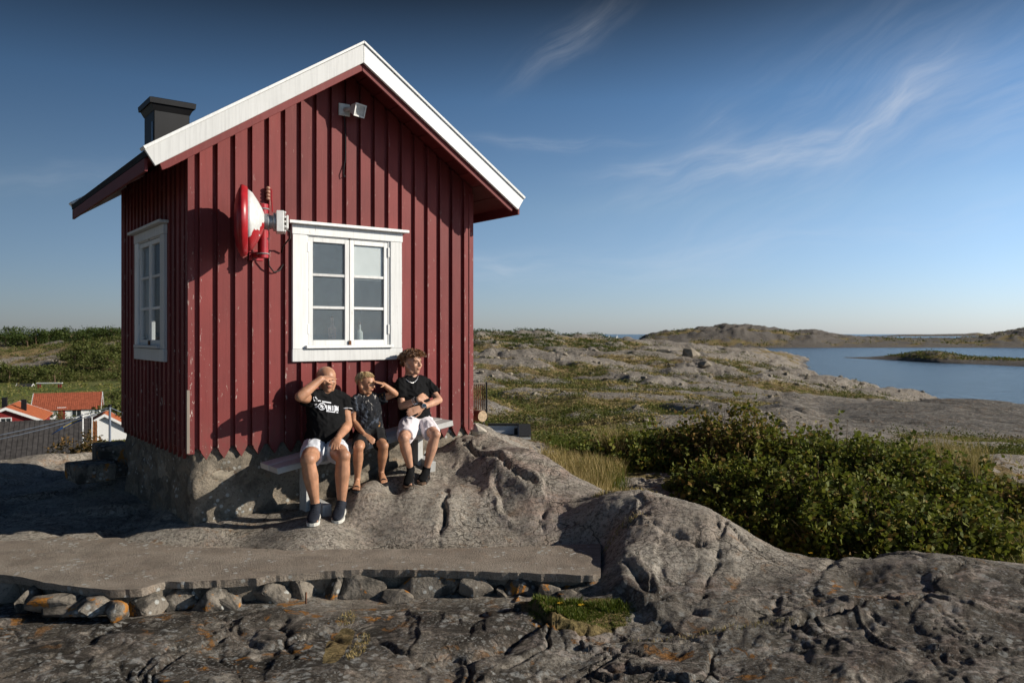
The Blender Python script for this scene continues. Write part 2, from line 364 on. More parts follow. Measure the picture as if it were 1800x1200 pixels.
def rock_mat():
    t = NT('gneiss_and_heath'); obj = t.coord()
    large = t.noise(0.55, 4, 0.55, 0.3); mid = t.noise(2.3, 5, 0.6, 0.5)
    grain = t.noise(38, 8, 0.72); fine = t.noise(130, 4, 0.7)
    blot = t.noise(13, 7, 0.7, 0.6)
    fold = t.noise(1.0, 6, 0.6, 1.8, t.mapped((2.2, 7.0, 5.0), rot=(0, 0, R(35))))
    col = t.mix(t.step(large, 0.35, 0.68), (0.42, 0.365, 0.292), (0.54, 0.485, 0.405))
    col = t.mix(t.math('MULTIPLY', t.step(mid, 0.47, 0.62), t.attr('pink')), col, (0.50, 0.37, 0.295))
    col = t.mix(t.math('MULTIPLY', t.step(fold, 0.5, 0.62), 0.38), col, (0.21, 0.18, 0.140))
    col = t.mix(t.math('MULTIPLY', t.step(grain, 0.48, 0.60), 0.8), col, (0.125, 0.108, 0.086))
    col = t.mix(t.math('MULTIPLY', t.step(fine, 0.55, 0.66), 0.65), col, (0.52, 0.47, 0.42))
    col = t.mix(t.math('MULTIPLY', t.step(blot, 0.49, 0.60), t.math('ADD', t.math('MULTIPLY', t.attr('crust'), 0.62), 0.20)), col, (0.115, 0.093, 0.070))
    # dark lichen crust
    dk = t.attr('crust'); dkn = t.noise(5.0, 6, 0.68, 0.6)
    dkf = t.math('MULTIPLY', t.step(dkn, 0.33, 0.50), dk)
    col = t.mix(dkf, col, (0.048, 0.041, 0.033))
    # pale lichen rosettes
    vr = t.voronoi(17, 'F1', t.n('VectorMath', {'operation': 'ADD'}, i0=obj, i1=t.n('VectorMath', {'operation': 'SCALE'}, i0=t.n('TexNoise', Scale=9.0, Vector=obj).outputs[1], Scale=0.12).outputs[0]).outputs[0])[0]
    pal = t.math('MULTIPLY', t.step(vr, 0.44, 0.25), t.step(t.noise(3.1, 4, 0.6), 0.44, 0.58))
    pal = t.math('MULTIPLY', pal, t.math('ADD', t.math('MULTIPLY', dk, 0.65), 0.12))
    vq = t.voronoi(44, 'F1', t.n('VectorMath', {'operation': 'ADD'}, i0=obj, i1=t.n('VectorMath', {'operation': 'SCALE'}, i0=t.n('TexNoise', Scale=22.0, Vector=obj).outputs[1], Scale=0.05).outputs[0]).outputs[0])[0]
    pal2 = t.math('MULTIPLY', t.math('MULTIPLY', t.step(vq, 0.40, 0.26), t.step(t.noise(4.3, 5, 0.65), 0.40, 0.55)), t.math('ADD', t.math('MULTIPLY', dk, 0.6), 0.12))
    col = t.mix(pal2, col, (0.36, 0.355, 0.33))
    col = t.mix(pal, col, (0.44, 0.44, 0.415))
    # orange lichen
    og = t.math('MULTIPLY', t.step(t.noise(6.5, 6, 0.66, 0.5), 0.565, 0.63), t.step(t.noise(0.9, 3), 0.45, 0.62))
    og = t.math('MULTIPLY', og, t.math('ADD', t.math('MULTIPLY', dk, 0.75), 0.25))
    col = t.mix(og, col, (0.36, 0.15, 0.02))
    # soil, turf and heather between the rocks
    veg = t.attr('veg'); vn = t.noise(0.35, 6, 0.65, 0.4); vf = t.noise(7, 6, 0.7)
    vc = t.ramp(vn, [(0.30, (0.09, 0.11, 0.028)), (0.39, (0.17, 0.165, 0.042)), (0.47, (0.36, 0.27, 0.12)), (0.60, (0.24, 0.15, 0.075)), (0.70, (0.13, 0.125, 0.04))])
    vc = t.mix(t.math('MULTIPLY', t.step(vf, 0.45, 0.7), 0.6), vc, (0.055, 0.055, 0.020))
    vc = t.mix(t.math('MULTIPLY', t.attr('straw'), t.step(t.noise(3.0, 5), 0.3, 0.6)), vc, (0.36, 0.27, 0.13))
    vc = t.mix(t.math('MULTIPLY', t.step(t.noise(28, 6, 0.7), 0.42, 0.62), 0.75), vc, (0.075, 0.055, 0.022))
    vc = t.mix(t.attr('meadow'), vc, t.mix(t.step(t.noise(0.12, 6, 0.6), 0.35, 0.65), (0.075, 0.115, 0.020), (0.17, 0.17, 0.055)))
    veg2 = t.step(t.math('ADD', veg, t.math('MULTIPLY', t.math('SUBTRACT', t.noise(1.1, 7, 0.68), 0.5), 1.3)), 0.42, 0.58)
    col = t.mix(veg2, col, vc)
    wv = t.n('VectorMath', {'operation': 'ADD'}, i0=obj, i1=t.n('VectorMath', {'operation': 'SCALE'}, i0=t.n('TexNoise', Scale=2.6, Detail=4.0, Vector=obj).outputs[1], Scale=0.55).outputs[0]).outputs[0]
    c1 = t.voronoi(3.2, 'DISTANCE_TO_EDGE', wv)[0]; c2 = t.voronoi(9.0, 'DISTANCE_TO_EDGE', t.mapped((1, 1.7, 1), rot=(0, 0, R(35)), src=wv))[0]
    crk = t.math('ADD', t.math('MULTIPLY', t.math('ADD', t.step(c1, 0.0, 0.03), t.step(t.noise(1.1, 4, 0.6), 0.36, 0.5), True), 0.7), t.math('MULTIPLY', t.math('ADD', t.step(c2, 0.0, 0.07), t.step(t.noise(1.7, 3), 0.40, 0.55), True), 0.45))
    ck = t.math('MULTIPLY', t.math('SUBTRACT', 1.0, t.math('MINIMUM', t.math('ADD', t.step(c1, 0.0, 0.022), t.step(t.noise(1.1, 4, 0.6), 0.36, 0.5), True), t.math('ADD', t.step(c2, 0.0, 0.045), t.step(t.noise(1.7, 3), 0.36, 0.5), True))), t.math('SUBTRACT', 1.0, veg2, True))
    col = t.mix(t.math('MULTIPLY', ck, 0.85), col, (0.05, 0.042, 0.034))
    vein = t.step(t.math('ABSOLUTE', t.math('SUBTRACT', t.noise(1.0, 5, 0.55, 1.2, t.mapped((0.9, 2.2, 1.0), rot=(0, 0, R(-28)))), 0.5)), 0.022, 0.008)
    col = t.mix(t.math('MULTIPLY', t.math('MULTIPLY', vein, t.attr('pink')), t.math('SUBTRACT', 0.38, t.math('MULTIPLY', veg2, 0.38))), col, (0.56, 0.47, 0.41))
    nb0 = t.bump(crk, 0.9, 0.035)
    h1 = t.math('ADD', t.math('MULTIPLY', fold, 0.8), t.math('MULTIPLY', grain, 0.28))
    h1 = t.math('ADD', h1, t.math('MULTIPLY', mid, 0.6))
    lump = t.noise(0.9, 6, 0.62, 0.8); nb0 = t.bump(t.math('MULTIPLY', lump, t.attr('far')), 1.0, 0.9, nb0)
    nb = t.bump(h1, 0.9, 0.05, nb0); nb = t.bump(t.math('ADD', grain, t.math('MULTIPLY', fine, 0.6)), 0.85, 0.013, nb)
    return t.finish(col, t.math('SUBTRACT', 0.93, t.math('MULTIPLY', veg2, -0.05)), nb, 0.22)
M['rock'] = rock_mat()
def stone_mat(name, c1, c2, orange, dark, grain_s=30):
    t = NT(name)
    ob = t.n('ObjectInfo').outputs['Random']
    off = t.n('CombineXYZ', X=t.math('MULTIPLY', ob, 17.0), Y=0.0, Z=t.math('MULTIPLY', ob, 23.0)).outputs[0]
    v = t.n('VectorMath', {'operation': 'ADD'}, i0=t.coord(), i1=off).outputs[0]
    col = t.mix(t.step(t.noise(3, 5, 0.6, 0.4, v), 0.35, 0.65), c1, c2)
    col = t.mix(t.math('MULTIPLY', t.step(t.noise(grain_s, 7, 0.7, 0, v), 0.5, 0.66), 0.7), col, tuple(x*0.4 for x in c1))
    col = t.mix(t.math('MULTIPLY', t.step(t.noise(4.5, 6, 0.66, 0.5, v), 0.46, 0.6), dark), col, (0.05, 0.046, 0.04))
    vr = t.voronoi(19, 'F1', v)[0]
    col = t.mix(t.math('MULTIPLY', t.step(vr, 0.36, 0.2), t.step(t.noise(5, 3, 0.5, 0, v), 0.5, 0.62)), col, (0.42, 0.42, 0.39))
    col = t.mix(t.math('MULTIPLY', t.step(t.noise(6, 6, 0.66, 0.3, v), 0.58, 0.64), orange), col, (0.40, 0.16, 0.02))
    return t.finish(col, 0.92, t.bump(t.math('ADD', t.noise(grain_s, 7, 0.7, 0, v), t.noise(6, 5, 0.6, 0.3, v)), 0.8, 0.02), 0.2)
M['stone'] = stone_mat('field_stone', (0.165, 0.142, 0.115), (0.27, 0.235, 0.19), 0.9, 0.95)
M['found_stone'] = stone_mat('foundation_stone', (0.25, 0.21, 0.155), (0.34, 0.295, 0.23), 0.12, 0.45, 22)
M['mortar'] = stone_mat('foundation_mortar', (0.20, 0.17, 0.13), (0.26, 0.22, 0.17), 0.1, 0.5, 40)
M['concrete'] = stone_mat('old_concrete', (0.27, 0.222, 0.175), (0.33, 0.28, 0.225), 0.06, 0.22, 75)

def leaf_mat(name, stops, trans=0.3, rough=0.62):
    t = NT(name); g = t.n('NewGeometry').outputs['Random Per Island']
    col = t.ramp(g, stops)
    b = t.n('BsdfPrincipled', Base_Color=col, Roughness=rough); b.inputs['Specular IOR Level'].default_value = 0.14
    tr = t.n('BsdfTranslucent', Color=t.mix(0.5, col, (0.18, 0.22, 0.02)))
    m = t.n('MixShader', Fac=trans, i1=b.outputs[0], i2=tr.outputs[0])
    t.t.links.new(m.outputs[0], t.out.inputs[0]); return t.m
M['bramble'] = leaf_mat('bramble_leaf', [(0.0, (0.065, 0.085, 0.018)), (0.45, (0.125, 0.145, 0.028)), (0.80, (0.20, 0.195, 0.042)), (0.92, (0.20, 0.12, 0.035)), (1.0, (0.27, 0.17, 0.05))])
M['bramble_dry'] = leaf_mat('bramble_leaf_browning', [(0.0, (0.09, 0.105, 0.02)), (0.4, (0.15, 0.14, 0.035)), (0.7, (0.23, 0.13, 0.045)), (1.0, (0.30, 0.19, 0.07))])
M['stem'] = plain('woody_stem', (0.13, 0.085, 0.05), 0.8, 0.3)
M['straw'] = leaf_mat('dry_grass_blade', [(0, (0.38, 0.27, 0.11)), (0.5, (0.50, 0.38, 0.18)), (0.85, (0.30, 0.23, 0.09)), (1, (0.16, 0.16, 0.045))], 0.25, 0.6)
M['grass'] = leaf_mat('green_grass_blade', [(0, (0.05, 0.085, 0.012)), (0.6, (0.09, 0.12, 0.02)), (1, (0.2, 0.18, 0.05))], 0.3, 0.6)
M['scrub'] = leaf_mat('heath_scrub_leaf', [(0, (0.045, 0.06, 0.015)), (0.5, (0.085, 0.10, 0.024)), (0.8, (0.15, 0.15, 0.04)), (1, (0.17, 0.11, 0.045))], 0.2, 0.65)
M['meadow'] = leaf_mat('meadow_leaf', [(0, (0.11, 0.135, 0.03)), (0.6, (0.20, 0.20, 0.05)), (1, (0.34, 0.26, 0.11))], 0.25, 0.65)
M['tree_leaf'] = leaf_mat('tree_leaf', [(0, (0.025, 0.045, 0.012)), (0.6, (0.05, 0.075, 0.018)), (1, (0.085, 0.10, 0.028))], 0.2, 0.6)
M['bush_leaf'] = leaf_mat('hillside_bush_leaf', [(0, (0.05, 0.065, 0.016)), (0.6, (0.085, 0.10, 0.026)), (1, (0.13, 0.12, 0.04))], 0.2, 0.6)
M['brown_leaf'] = leaf_mat('brown_bush_leaf', [(0, (0.06, 0.05, 0.018)), (0.6, (0.12, 0.075, 0.03)), (1, (0.17, 0.10, 0.04))], 0.2, 0.6)
M['petal'] = plain('yellow_petal', (0.65, 0.40, 0.02), 0.6)

def water_mat():
    t = NT('sea_water'); v = t.coord()
    a = t.noise(0.35, 5, 0.6, 0.3, t.mapped((1.0, 0.45, 1.0), rot=(0, 0, R(20)))); b = t.noise(0.03, 4, 0.6)
    hgt = t.math('ADD', a, t.math('MULTIPLY', b, 0.4))
    col = t.mix(t.step(t.noise(0.006, 4), 0.35, 0.65), (0.034, 0.048, 0.054), (0.042, 0.056, 0.062))
    return t.finish(col, 0.22, t.bump(hgt, 1.0, 1.6), 0.35)
M['water'] = water_mat()
# ------------------------------------------------------------------ terrain
NEAR = [ # (photo x, photo y, distance) seen ground near the hut
 (-300,1200,4.05),(0,1200,4.05),(300,1200,4.05),(600,1200,4.06),(900,1195,4.1),(1200,1190,4.05),(1500,1180,4.0),(1800,1170,4.0),(2100,1170,4.0),
 (-200,1095,4.95),(0,1092,4.95),(300,1088,4.98),(600,1074,5.08),(850,1062,5.15),
 (1030,1085,4.98),(1150,1085,4.95),(1290,1085,4.78),(1400,1100,4.6),(1550,1085,4.6),(1700,1085,4.55),(1850,1085,4.5),
 (0,1015,5.7),(300,1012,5.7),(600,1008,5.72),(900,1002,5.75),(1040,1000,5.7),
 (0,952,6.25),(215,947,6.27),(420,953,6.2),(700,958,6.15),(950,958,6.12),(1055,958,6.1),
 (345,920,6.45),(250,925,6.6),(470,905,6.75),(520,900,6.75),
 
 (640,930,6.4),(700,880,6.85),(780,850,7.15),(850,800,7.6),(852,757,8.0),(900,790,7.45),(958,802,7.25),(1000,850,6.92),(1018,885,6.6),
 (900,870,6.8),(950,920,6.45),(820,920,6.45),(780,790,7.75),(700,820,7.3),
 (1060,890,6.3),(1150,882,6.2),(1245,892,6.08),(1290,922,5.9),(1330,960,5.7),(1400,992,5.5),(1470,1022,5.2),
 (1100,945,5.85),(1200,960,5.6),(1065,1000,5.42),(1250,1020,5.22),(1400,1060,4.9),
 (1500,1032,5.2),(1560,992,5.3),(1650,974,5.3),(1750,982,5.3),(1850,995,5.3),(1660,1035,4.92),
 (1050,905,7.9),(1120,915,7.8),(1250,965,7.2),(1340,990,6.8),(1420,1015,6.5),(1560,1030,6.5),(1700,1030,6.5),(1850,1030,6.5),
 (1040,850,8.9),(1100,838,9.4),(1180,850,9.0),(1090,820,10.2),(1150,812,10.8),
 (980,850,8.6),(940,810,9.6),(1000,800,10.8),
 (1300,895,8.8),(1500,915,8.6),(1700,915,8.6),(1850,915,8.6),(1300,800,12.2),(1600,800,12.2),(1850,800,12.2),
 (0,930,6.9),(150,912,7.2),(100,862,8.6),(0,843,9.6),(110,832,10.2),(0,816,11.4),(160,803,11.2),(230,830,8.9),(-200,830,10),
 (400,760,10.0),(600,745,10.5),(760,735,10.5),(840,748,9.6),(870,770,9.2)]
_feet = [WP(*q) for q in ((556,908,.62),(557,920,.82),(600,910,.63),(600,922,.82),(628,856,.5),(630,864,.64),(669,842,.46),(674,850,.6),(721,840,.56),(719,851,.72),(748,843,.56),(743,856,.72))]
_np = np.array([(( p[0]-900)/FPX*p[2], p[2], (587-p[1])/FPX*p[2]) for p in NEAR])
_np = np.concatenate([_np, np.array([(q.x, q.y, q.z-EYE) for q in _feet]), np.array([(-9,3,-1.9),(-9,7,-1.9),(-8,11,-2.2),(9,2,-1.8),(9,6,-1.9),(9,11,-2.2),(0,0,-1.75),(-4,0,-1.8),(4,0,-1.75),(0,-5,-1.9),
     (-6,-5,-2),(6,-5,-2),(-6,14,-2.9),(0,14,-2.3),(7,14,-2.35),(-2.2,7.9,-1.45),(-1.4,7.2,-1.42),(-1.2,8.6,-1.4),(-2.9,8.6,-1.6),(-1.0,8.0,-1.3)])])
def _tps(r2): return 0.5*r2*np.log(r2+1e-9)
class RBF:
    def __init__(s, X, z, lam=0.0):
        s.X = X; n = len(X); d2 = ((X[:, None]-X[None])**2).sum(2)
        A = np.zeros((n+3, n+3)); A[:n, :n] = _tps(d2)+np.eye(n)*lam; A[:n, n] = 1; A[:n, n+1:] = X; A[n:, :n] = A[:n, n:].T
        s.w = np.linalg.solve(A, np.concatenate([z, [0, 0, 0]]))
    def __call__(s, q):
        out = np.empty(len(q)); n = len(s.X)
        for i in range(0, len(q), 40000):
            b = q[i:i+40000]; d2 = ((b[:, None, :]-s.X[None])**2).sum(2)
            out[i:i+40000] = _tps(d2) @ s.w[:n] + s.w[n] + b @ s.w[n+1:]
        return out
near_rbf = RBF(_np[:, :2], _np[:, 2], 0.004)
FAR = [ # (photo x, photo y, distance)
 (-300,815,12),(0,815,12),(215,805,12),(500,790,12),(850,805,12),(1000,800,12),(1200,800,12),(1500,800,12),(1800,800,12),(2200,800,12),
 # village side
 (-300,840,18),(0,840,18),(215,840,18),(-300,825,30),(0,825,30),(200,826,30),(-300,816,45),(0,813,50),(215,805,50),(0,775,75),(215,772,75),(0,745,100),(215,745,105),(-300,745,105),
 (0,722,130),(215,722,130),(100,697,190),(215,690,190),(0,690,200),(-300,690,200),(0,672,240),(100,671,240),(215,668,240),
 (0,648,300),(110,640,300),(215,630,300),(0,618,360),(100,612,360),(215,605,360),(0,604,420),(110,603,420),(215,600,420),(-300,604,420),(0,597,480),(215,596,480),(-300,600,480),(0,610,700),(215,612,700),(0,604,1500),(215,604,1500),
 # hidden behind the hut
 (500,800,20),(500,760,50),(500,700,100),(500,640,200),(500,600,400),(500,612,740),(500,606,1500),
 # heath
 (850,782,16),(850,760,24),(850,735,34),(850,700,48),(850,660,85),(850,622,150),(850,598,230),(850,585,300),(850,592,400),(850,612,740),(850,605,1500),
 (950,788,16),(950,768,24),(960,740,36),(960,700,55),(960,660,95),(960,625,160),(960,600,240),(960,590,300),(960,596,420),(960,614,740),(960,605,1500),
 (1050,785,18),(1050,745,32),(1050,700,52),(1050,665,85),(1050,635,140),(1050,605,250),(1050,595,330),(1050,602,450),(1050,616,740),(1050,605,1500),
 (1150,790,18),(1150,745,32),(1150,700,55),(1150,668,90),(1150,640,150),(1150,612,270),(1150,600,380),(1150,608,520),(1150,620,740),(1150,606,1500),
 (1250,790,18),(1250,748,32),(1250,705,55),(1250,675,95),(1250,645,165),(1250,618,300),(1250,612,400),(1250,650,600),(1250,608,1500),
 (1380,790,18),(1380,752,32),(1380,715,58),(1380,690,95),(1380,658,200),(1380,643,300),(1390,636,420),(1390,631,500),(1390,628,600),(1430,628,600),(1300,612,560),(1300,614,640),(1430,655,700),(1390,655,720),(1390,610,1500),
 (1500,795,18),(1500,765,30),(1500,735,42),(1500,712,65),(1500,692,110),(1500,678,185),(1500,672,235),(1500,700,300),(1500,670,600),(1500,612,1500),
 (1620,800,18),(1600,770,28),(1600,735,40),(1600,706,60),(1600,714,85),(1600,712,130),(1610,697,205),(1610,720,280),(1620,670,600),(1620,612,1500),
 (1750,805,17),(1750,778,26),(1750,740,40),(1750,707,62),(1750,722,95),(1750,735,140),(1750,740,220),(1750,670,600),(1750,612,1500),
 (2200,805,17),(2200,778,26),(2200,745,40),(2200,715,62),(2200,730,95),(2200,750,140),(2200,760,220),(2200,680,600),(2200,612,1500)]
_fp = np.array(FAR, float)
far_rbf = RBF(np.stack([_fp[:, 0]/260.0, np.log(_fp[:, 2])*2.2], 1), _fp[:, 1], 0.02)
CRACKS = [ # dark joints of the rock dome, as photo points on the ground (x, y, distance)
 [(815,792,7.65),(850,818,7.4),(890,845,7.15),(935,873,6.85)],
 [(786,880,6.85),(783,920,6.5),(768,958,6.15)],
 [(955,890,6.62),(952,935,6.35)],
 [(640,860,6.9),(628,905,6.6),(612,950,6.2)],
 [(820,775,7.75),(850,790,7.6)],
 [(1258,925,5.85),(1262,985,5.45),(1240,1040,5.1)],
 [(1075,920,6.0),(1150,935,5.85),(1230,965,5.6)],
 [(1080,990,5.5),(1160,1040,5.1)],
 [(1395,1110,4.58),(1450,1080,4.7),(1560,1050,4.85),(1700,1070,4.65)],
 [(505,1090,4.95),(515,1150,4.4)],[(1060,1110,4.7),(1260,1130,4.5),(1400,1115,4.55)]]
_cr = [[np.array((( a-900)/FPX*d, d)) for a, b, d in c] for c in CRACKS]
FEET = []
def terrain_h(x, y):
    x = np.asarray(x, float); y = np.asarray(y, float)
    th = np.clip(np.arctan2(x, np.where(np.abs(y) < 1e-6, 1e-6, y)), -0.72, 0.72); r = np.hypot(x, y)
    px = 900+FPX*np.tan(th); d = np.maximum(r*np.cos(th), 0.3); ld = np.log(d)
    q = np.stack([x, y], -1).reshape(-1, 2)
    hn = np.zeros(len(q)); hf = np.zeros(len(q)); df = d.ravel()
    a = df < 17; b = df > 10.5
    if a.any(): hn[a] = near_rbf(np.clip(q[a], (-9, -5), (9, 14)))
    if b.any(): hf[b] = (587-far_rbf(np.stack([px.ravel()[b]/260.0, ld.ravel()[b]*2.2], 1)))/FPX*df[b]
    w = sstep(math.log(11), math.log(16), np.log(df))
    h = (hn*(1-w)+hf*w).reshape(x.shape)
    # ---- relief of the near rock
    nf = 1-sstep(10, 18, d)
    wx = x+0.35*fbm(x*0.9, y*0.9, 3, 5); wy = y+0.35*fbm(x*0.9, y*0.9, 3, 9)
    f1, e1, r1, c1x, c1y = voro(wx*0.62, wy*0.62, 3, True); f2, e2, r2, c2x, c2y = voro(wx*1.9+3, wy*1.9, 17, True)
    rough = 1+0.9*sstep(5.4, 4.6, d)
    cm = sstep(-0.15, 0.35, fbm(x*0.5, y*0.5, 2, 40)); cm2 = sstep(-0.2, 0.4, fbm(x*0.7, y*0.7, 2, 44))
    rel = 0.028*fbm(x*1.1, y*1.1, 3, 20)
    lfg = 1-0.65*sstep(1000, 650, px)*sstep(5.5, 5.1, d)-0.55*sstep(1120, 1320, px)*sstep(5.8, 5.3, d)
    rel = rel + 0.115*lfg*((_r2[(r1*4095).astype(int)]-0.5)*c1x+(_r1[(r1*3511).astype(int)]-0.5)*c1y)*sstep(0, 0.12, e1)/0.62
    rel = rel + (0.10+0.05*sstep(5.5, 5.0, d))*rough*lfg*((_r2[(r2*4095).astype(int)]-0.5)*c2x+(_r1[(r2*3511).astype(int)]-0.5)*c2y)*sstep(0, 0.08, e2)/1.9
    f3, e3, r3, c3x, c3y = voro(wx*4.6+1+0.25*fbm(x*4, y*4, 2, 72), wy*4.6+0.25*fbm(x*4, y*4, 2, 74), 23, True)
    m3 = sstep(-0.25, 0.3, fbm(x*0.9+7, y*0.9, 2, 78))
    rel = rel + m3*rough*lfg*(0.16*((_r2[(r3*4095).astype(int)]-0.5)*c3x+(_r1[(r3*3511).astype(int)]-0.5)*c3y)*sstep(0, 0.10, e3)/4.6-0.006*np.exp(-(e3/0.05)**2))
    rel = rel + (r1-0.5)*0.028*sstep(0, 0.3, e1) - 0.03*np.exp(-(e1/0.020)**2)*cm
    rel = rel + (r2-0.5)*0.010*sstep(0, 0.4, e2)*rough - 0.016*np.exp(-(e2/0.045)**2)*cm2
    fw = fbm(wx*2.6, wy*2.6, 3, 60)
    rel = rel + 0.008*rough*(np.abs(np.sin(9*(wx*0.55+wy*0.83)+4*fw))-0.5)*sstep(-0.3, 0.4, fbm(x*0.8, y*0.8, 2, 70))
    ax = x*0.82+y*0.57; ay = -x*0.57+y*0.82
    rel = rel + 0.008*rough*lfg*fbm(ax*3.2, ay*9, 4, 80) + 0.0022*rough*fbm(ax*16, ay*30, 2, 90)
    dm0 = np.full(x.shape, 9.0); dm = np.full(x.shape, 9.0); jx = 0.03*fbm(x*5, y*5, 3, 61); jy = 0.03*fbm(x*5, y*5, 3, 67)
    for ci, c in enumerate(_cr):
        for p0, p1 in zip(c[:-1], c[1:]):
            dv = p1-p0; t = np.clip(((x-p0[0])*dv[0]+(y-p0[1])*dv[1])/dv.dot(dv), 0, 1)
            dq = (np.hypot(x-p0[0]-t*dv[0]+0.03*fw+jx, y-p0[1]-t*dv[1]+0.03*fw+jy)); dm = np.minimum(dm, dq)
            if ci in (0, 1, 8): dm0 = np.minimum(dm0, dq)
    rel = rel - 0.11*np.exp(-(dm0/0.020)**2)+0.03*sstep(0.0, 0.03, dm0)*np.exp(-(dm0/0.10)**2)
    rel = rel - 0.05*np.exp(-(dm/0.012)**2)*sstep(-0.5, 0.1, fbm(x*2.2, y*2.2, 2, 65)) + 0.016*np.exp(-((dm-0.08)/0.06)**2)
    keep = np.ones(x.shape)
    for fx, fy in FEET: keep = np.minimum(keep, 0.15+0.85*sstep(0.10, 0.34, np.hypot(x-fx, y-fy)))
    slabz = sstep(1100, 1050, px)*sstep(5.0, 5.3, d)*sstep(6.6, 6.25, d)
    keep = keep*(1-0.8*slabz); h = h-0.035*slabz*sstep(6.4, 6.15, d)
    h = h + rel*nf*keep*sstep(-3, 1, y)
    # ---- whaleback relief of the far heath
    ff = sstep(15, 45, d)
    vx = x+5*fbm(x*0.06, y*0.06, 2, 31); vy = y+5*fbm(x*0.06, y*0.06, 2, 35)
    n1 = np.abs(pnoise(vx/19, vy/26, 50)); n2 = np.abs(pnoise(vx/7, vy/10, 53)); n3 = np.abs(pnoise(vx/2.9, vy/3.6, 57))
    big = sstep(60, 160, d)
    n4 = np.abs(pnoise(vx/1.2, vy/1.4, 58))
    hum = (n4-0.3)*0.10+(n1-0.3)*(1.5+1.7*big)+(n2-0.3)*(0.75+0.5*big)+(n3-0.3)*0.42
    village = sstep(330, 260, px)
    flatv = 1-0.9*village*sstep(280, 230, d)
    dome = sstep(1380, 1480, px)*sstep(26, 36, d)*sstep(120, 80, d)
    flatv = flatv*(1-0.5*dome)
    h = h + hum*ff*flatv
    h = np.where(d > 1000, np.minimum(h, -EYE-3), h)
    return h + EYE, dict(px=px, d=d, n1=n1, n2=n2, n3=n3, dm=dm, e1=e1, village=village, dome=dome)
def TZ(x, y):
    return float(terrain_h(np.array([x]), np.array([y]))[0][0])
# where the shoes of the three sitters stand
for fx, fy, fn in ((557,914,.66),(600,917,.66),(629,858,.52),(675,846,.5),(719,848,.6),(743,853,.62)):
    p = WP(fx, fy, fn); FEET.append((p.x, p.y))

th_in = np.linspace(-0.66, 0.66, 740); th_out = np.linspace(0.66, math.pi, 42)[1:]
TH = np.concatenate([-th_out[::-1][1:], th_in, th_out])
rr_ = [0.4]
while rr_[-1] < 2.9: rr_.append(rr_[-1]*1.12)
while rr_[-1] < 13: rr_.append(rr_[-1]*1.0045)
while rr_[-1] < 900: rr_.append(rr_[-1]*1.017)
while rr_[-1] < 2500: rr_.append(rr_[-1]*1.1)
RRr = np.array(rr_)
gx = RRr[:, None]*np.sin(TH)[None]; gy = RRr[:, None]*np.cos(TH)[None]
gh, info = terrain_h(gx, gy)
nr, nc = gx.shape
vv = np.stack([gx, gy, gh], -1).reshape(-1, 3)
ii = np.arange(nr*nc).reshape(nr, nc)
ff_ = np.stack([ii[:-1, :-1], ii[:-1, 1:], ii[1:, 1:], ii[1:, :-1]], -1).reshape(-1, 4)[:, ::-1]
seam = np.stack([ii[:-1, -1], ii[:-1, 0], ii[1:, 0], ii[1:, -1]], -1)[:, ::-1]
ff_ = np.concatenate([ff_, seam])
me = fast_mesh('rock_ground', vv, ff_, True)
# plant cover, straw, crust and colour fields (where the ground itself differs)
d = info['d']; px = info['px']
dzx = np.gradient(gh, axis=0)/np.maximum(np.gradient(RRr)[:, None], 1e-6)
lowmid = 0.62*(0.35-info['n1'])*2.0+0.5*(0.3-info['n2'])+0.35*(0.3-info['n3'])
big = fbm(gx*0.018, gy*0.03, 3, 120)
veg = np.clip(0.37+lowmid*1.0+0.40*big+0.30*fbm(gx*0.07+2, gy*0.16, 3, 130), 0, 1)*sstep(13, 20, d)
veg = np.maximum(veg, sstep(900, 980, px)*sstep(1300, 1050, px)*sstep(11, 14, d)*sstep(50, 28, d)*0.7)
veg = veg*(1-info['dome']*0.95)
veg = np.maximum(veg, info['village']*sstep(16, 22, d)*np.where(d > 270, np.clip(0.28+0.45*sstep(60, 170, px)+0.75*fbm(gx*0.03, gy*0.03, 3, 200), 0, 1), 1.0))
shore = sstep(1.6, 0.4, gh); veg = veg*(1-shore)
nearveg = np.zeros_like(veg)
def blob(cx, cy, rx, ry, seed=0, amp=0.35):
    q = np.hypot((gx-cx)/rx, (gy-cy)/ry); return sstep(1.15, 0.75, q+amp*fbm(gx*3, gy*3, 3, 300+seed))
MOSS = P(1020, 1082, 4.98); MOSS_C = (MOSS.x-0.02, 4.98)
for b in (blob(0.85, 8.6, .40, .9, 1), blob(1.0, 7.6, .25, .45, 2), blob(2.4, 6.75, 1.0, .45, 3), blob(4.6, 7.0, 1.2, .5, 4), blob(4.0, 10.5, 3.0, 2.6, 5), blob(1.6, 11.5, 1.2, 1.6, 6),
          blob(MOSS_C[0], MOSS_C[1], .36, .21, 7), blob(-1.0, 4.55, .07, .3, 8, .5)): nearveg = np.maximum(nearveg, b)
veg = np.maximum(veg, nearveg)
straw = np.clip(sstep(-0.15, 0.35, fbm(gx*0.05, gy*0.09, 3, 150))*sstep(20, 40, d)*sstep(1500, 1300, px), 0, 1)*0.8
straw = np.maximum(straw, blob(0.85, 8.6, .5, 1.0, 1)*0.9)
meadow = info['village']*sstep(250, 235, d)*sstep(60, 110, d)
meadow = np.maximum(meadow, 0.8*sstep(0.05, 0.4, fbm(gx*0.03+4, gy*0.05, 2, 170))*sstep(28, 40, d)*sstep(110, 80, d)*(1-info['village'])*sstep(1450, 1300, px))
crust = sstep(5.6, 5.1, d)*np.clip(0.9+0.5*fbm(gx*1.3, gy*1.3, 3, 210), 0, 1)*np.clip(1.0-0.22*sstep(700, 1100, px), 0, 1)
crust = np.maximum(crust, 0.10+0.25*sstep(20, 40, d))
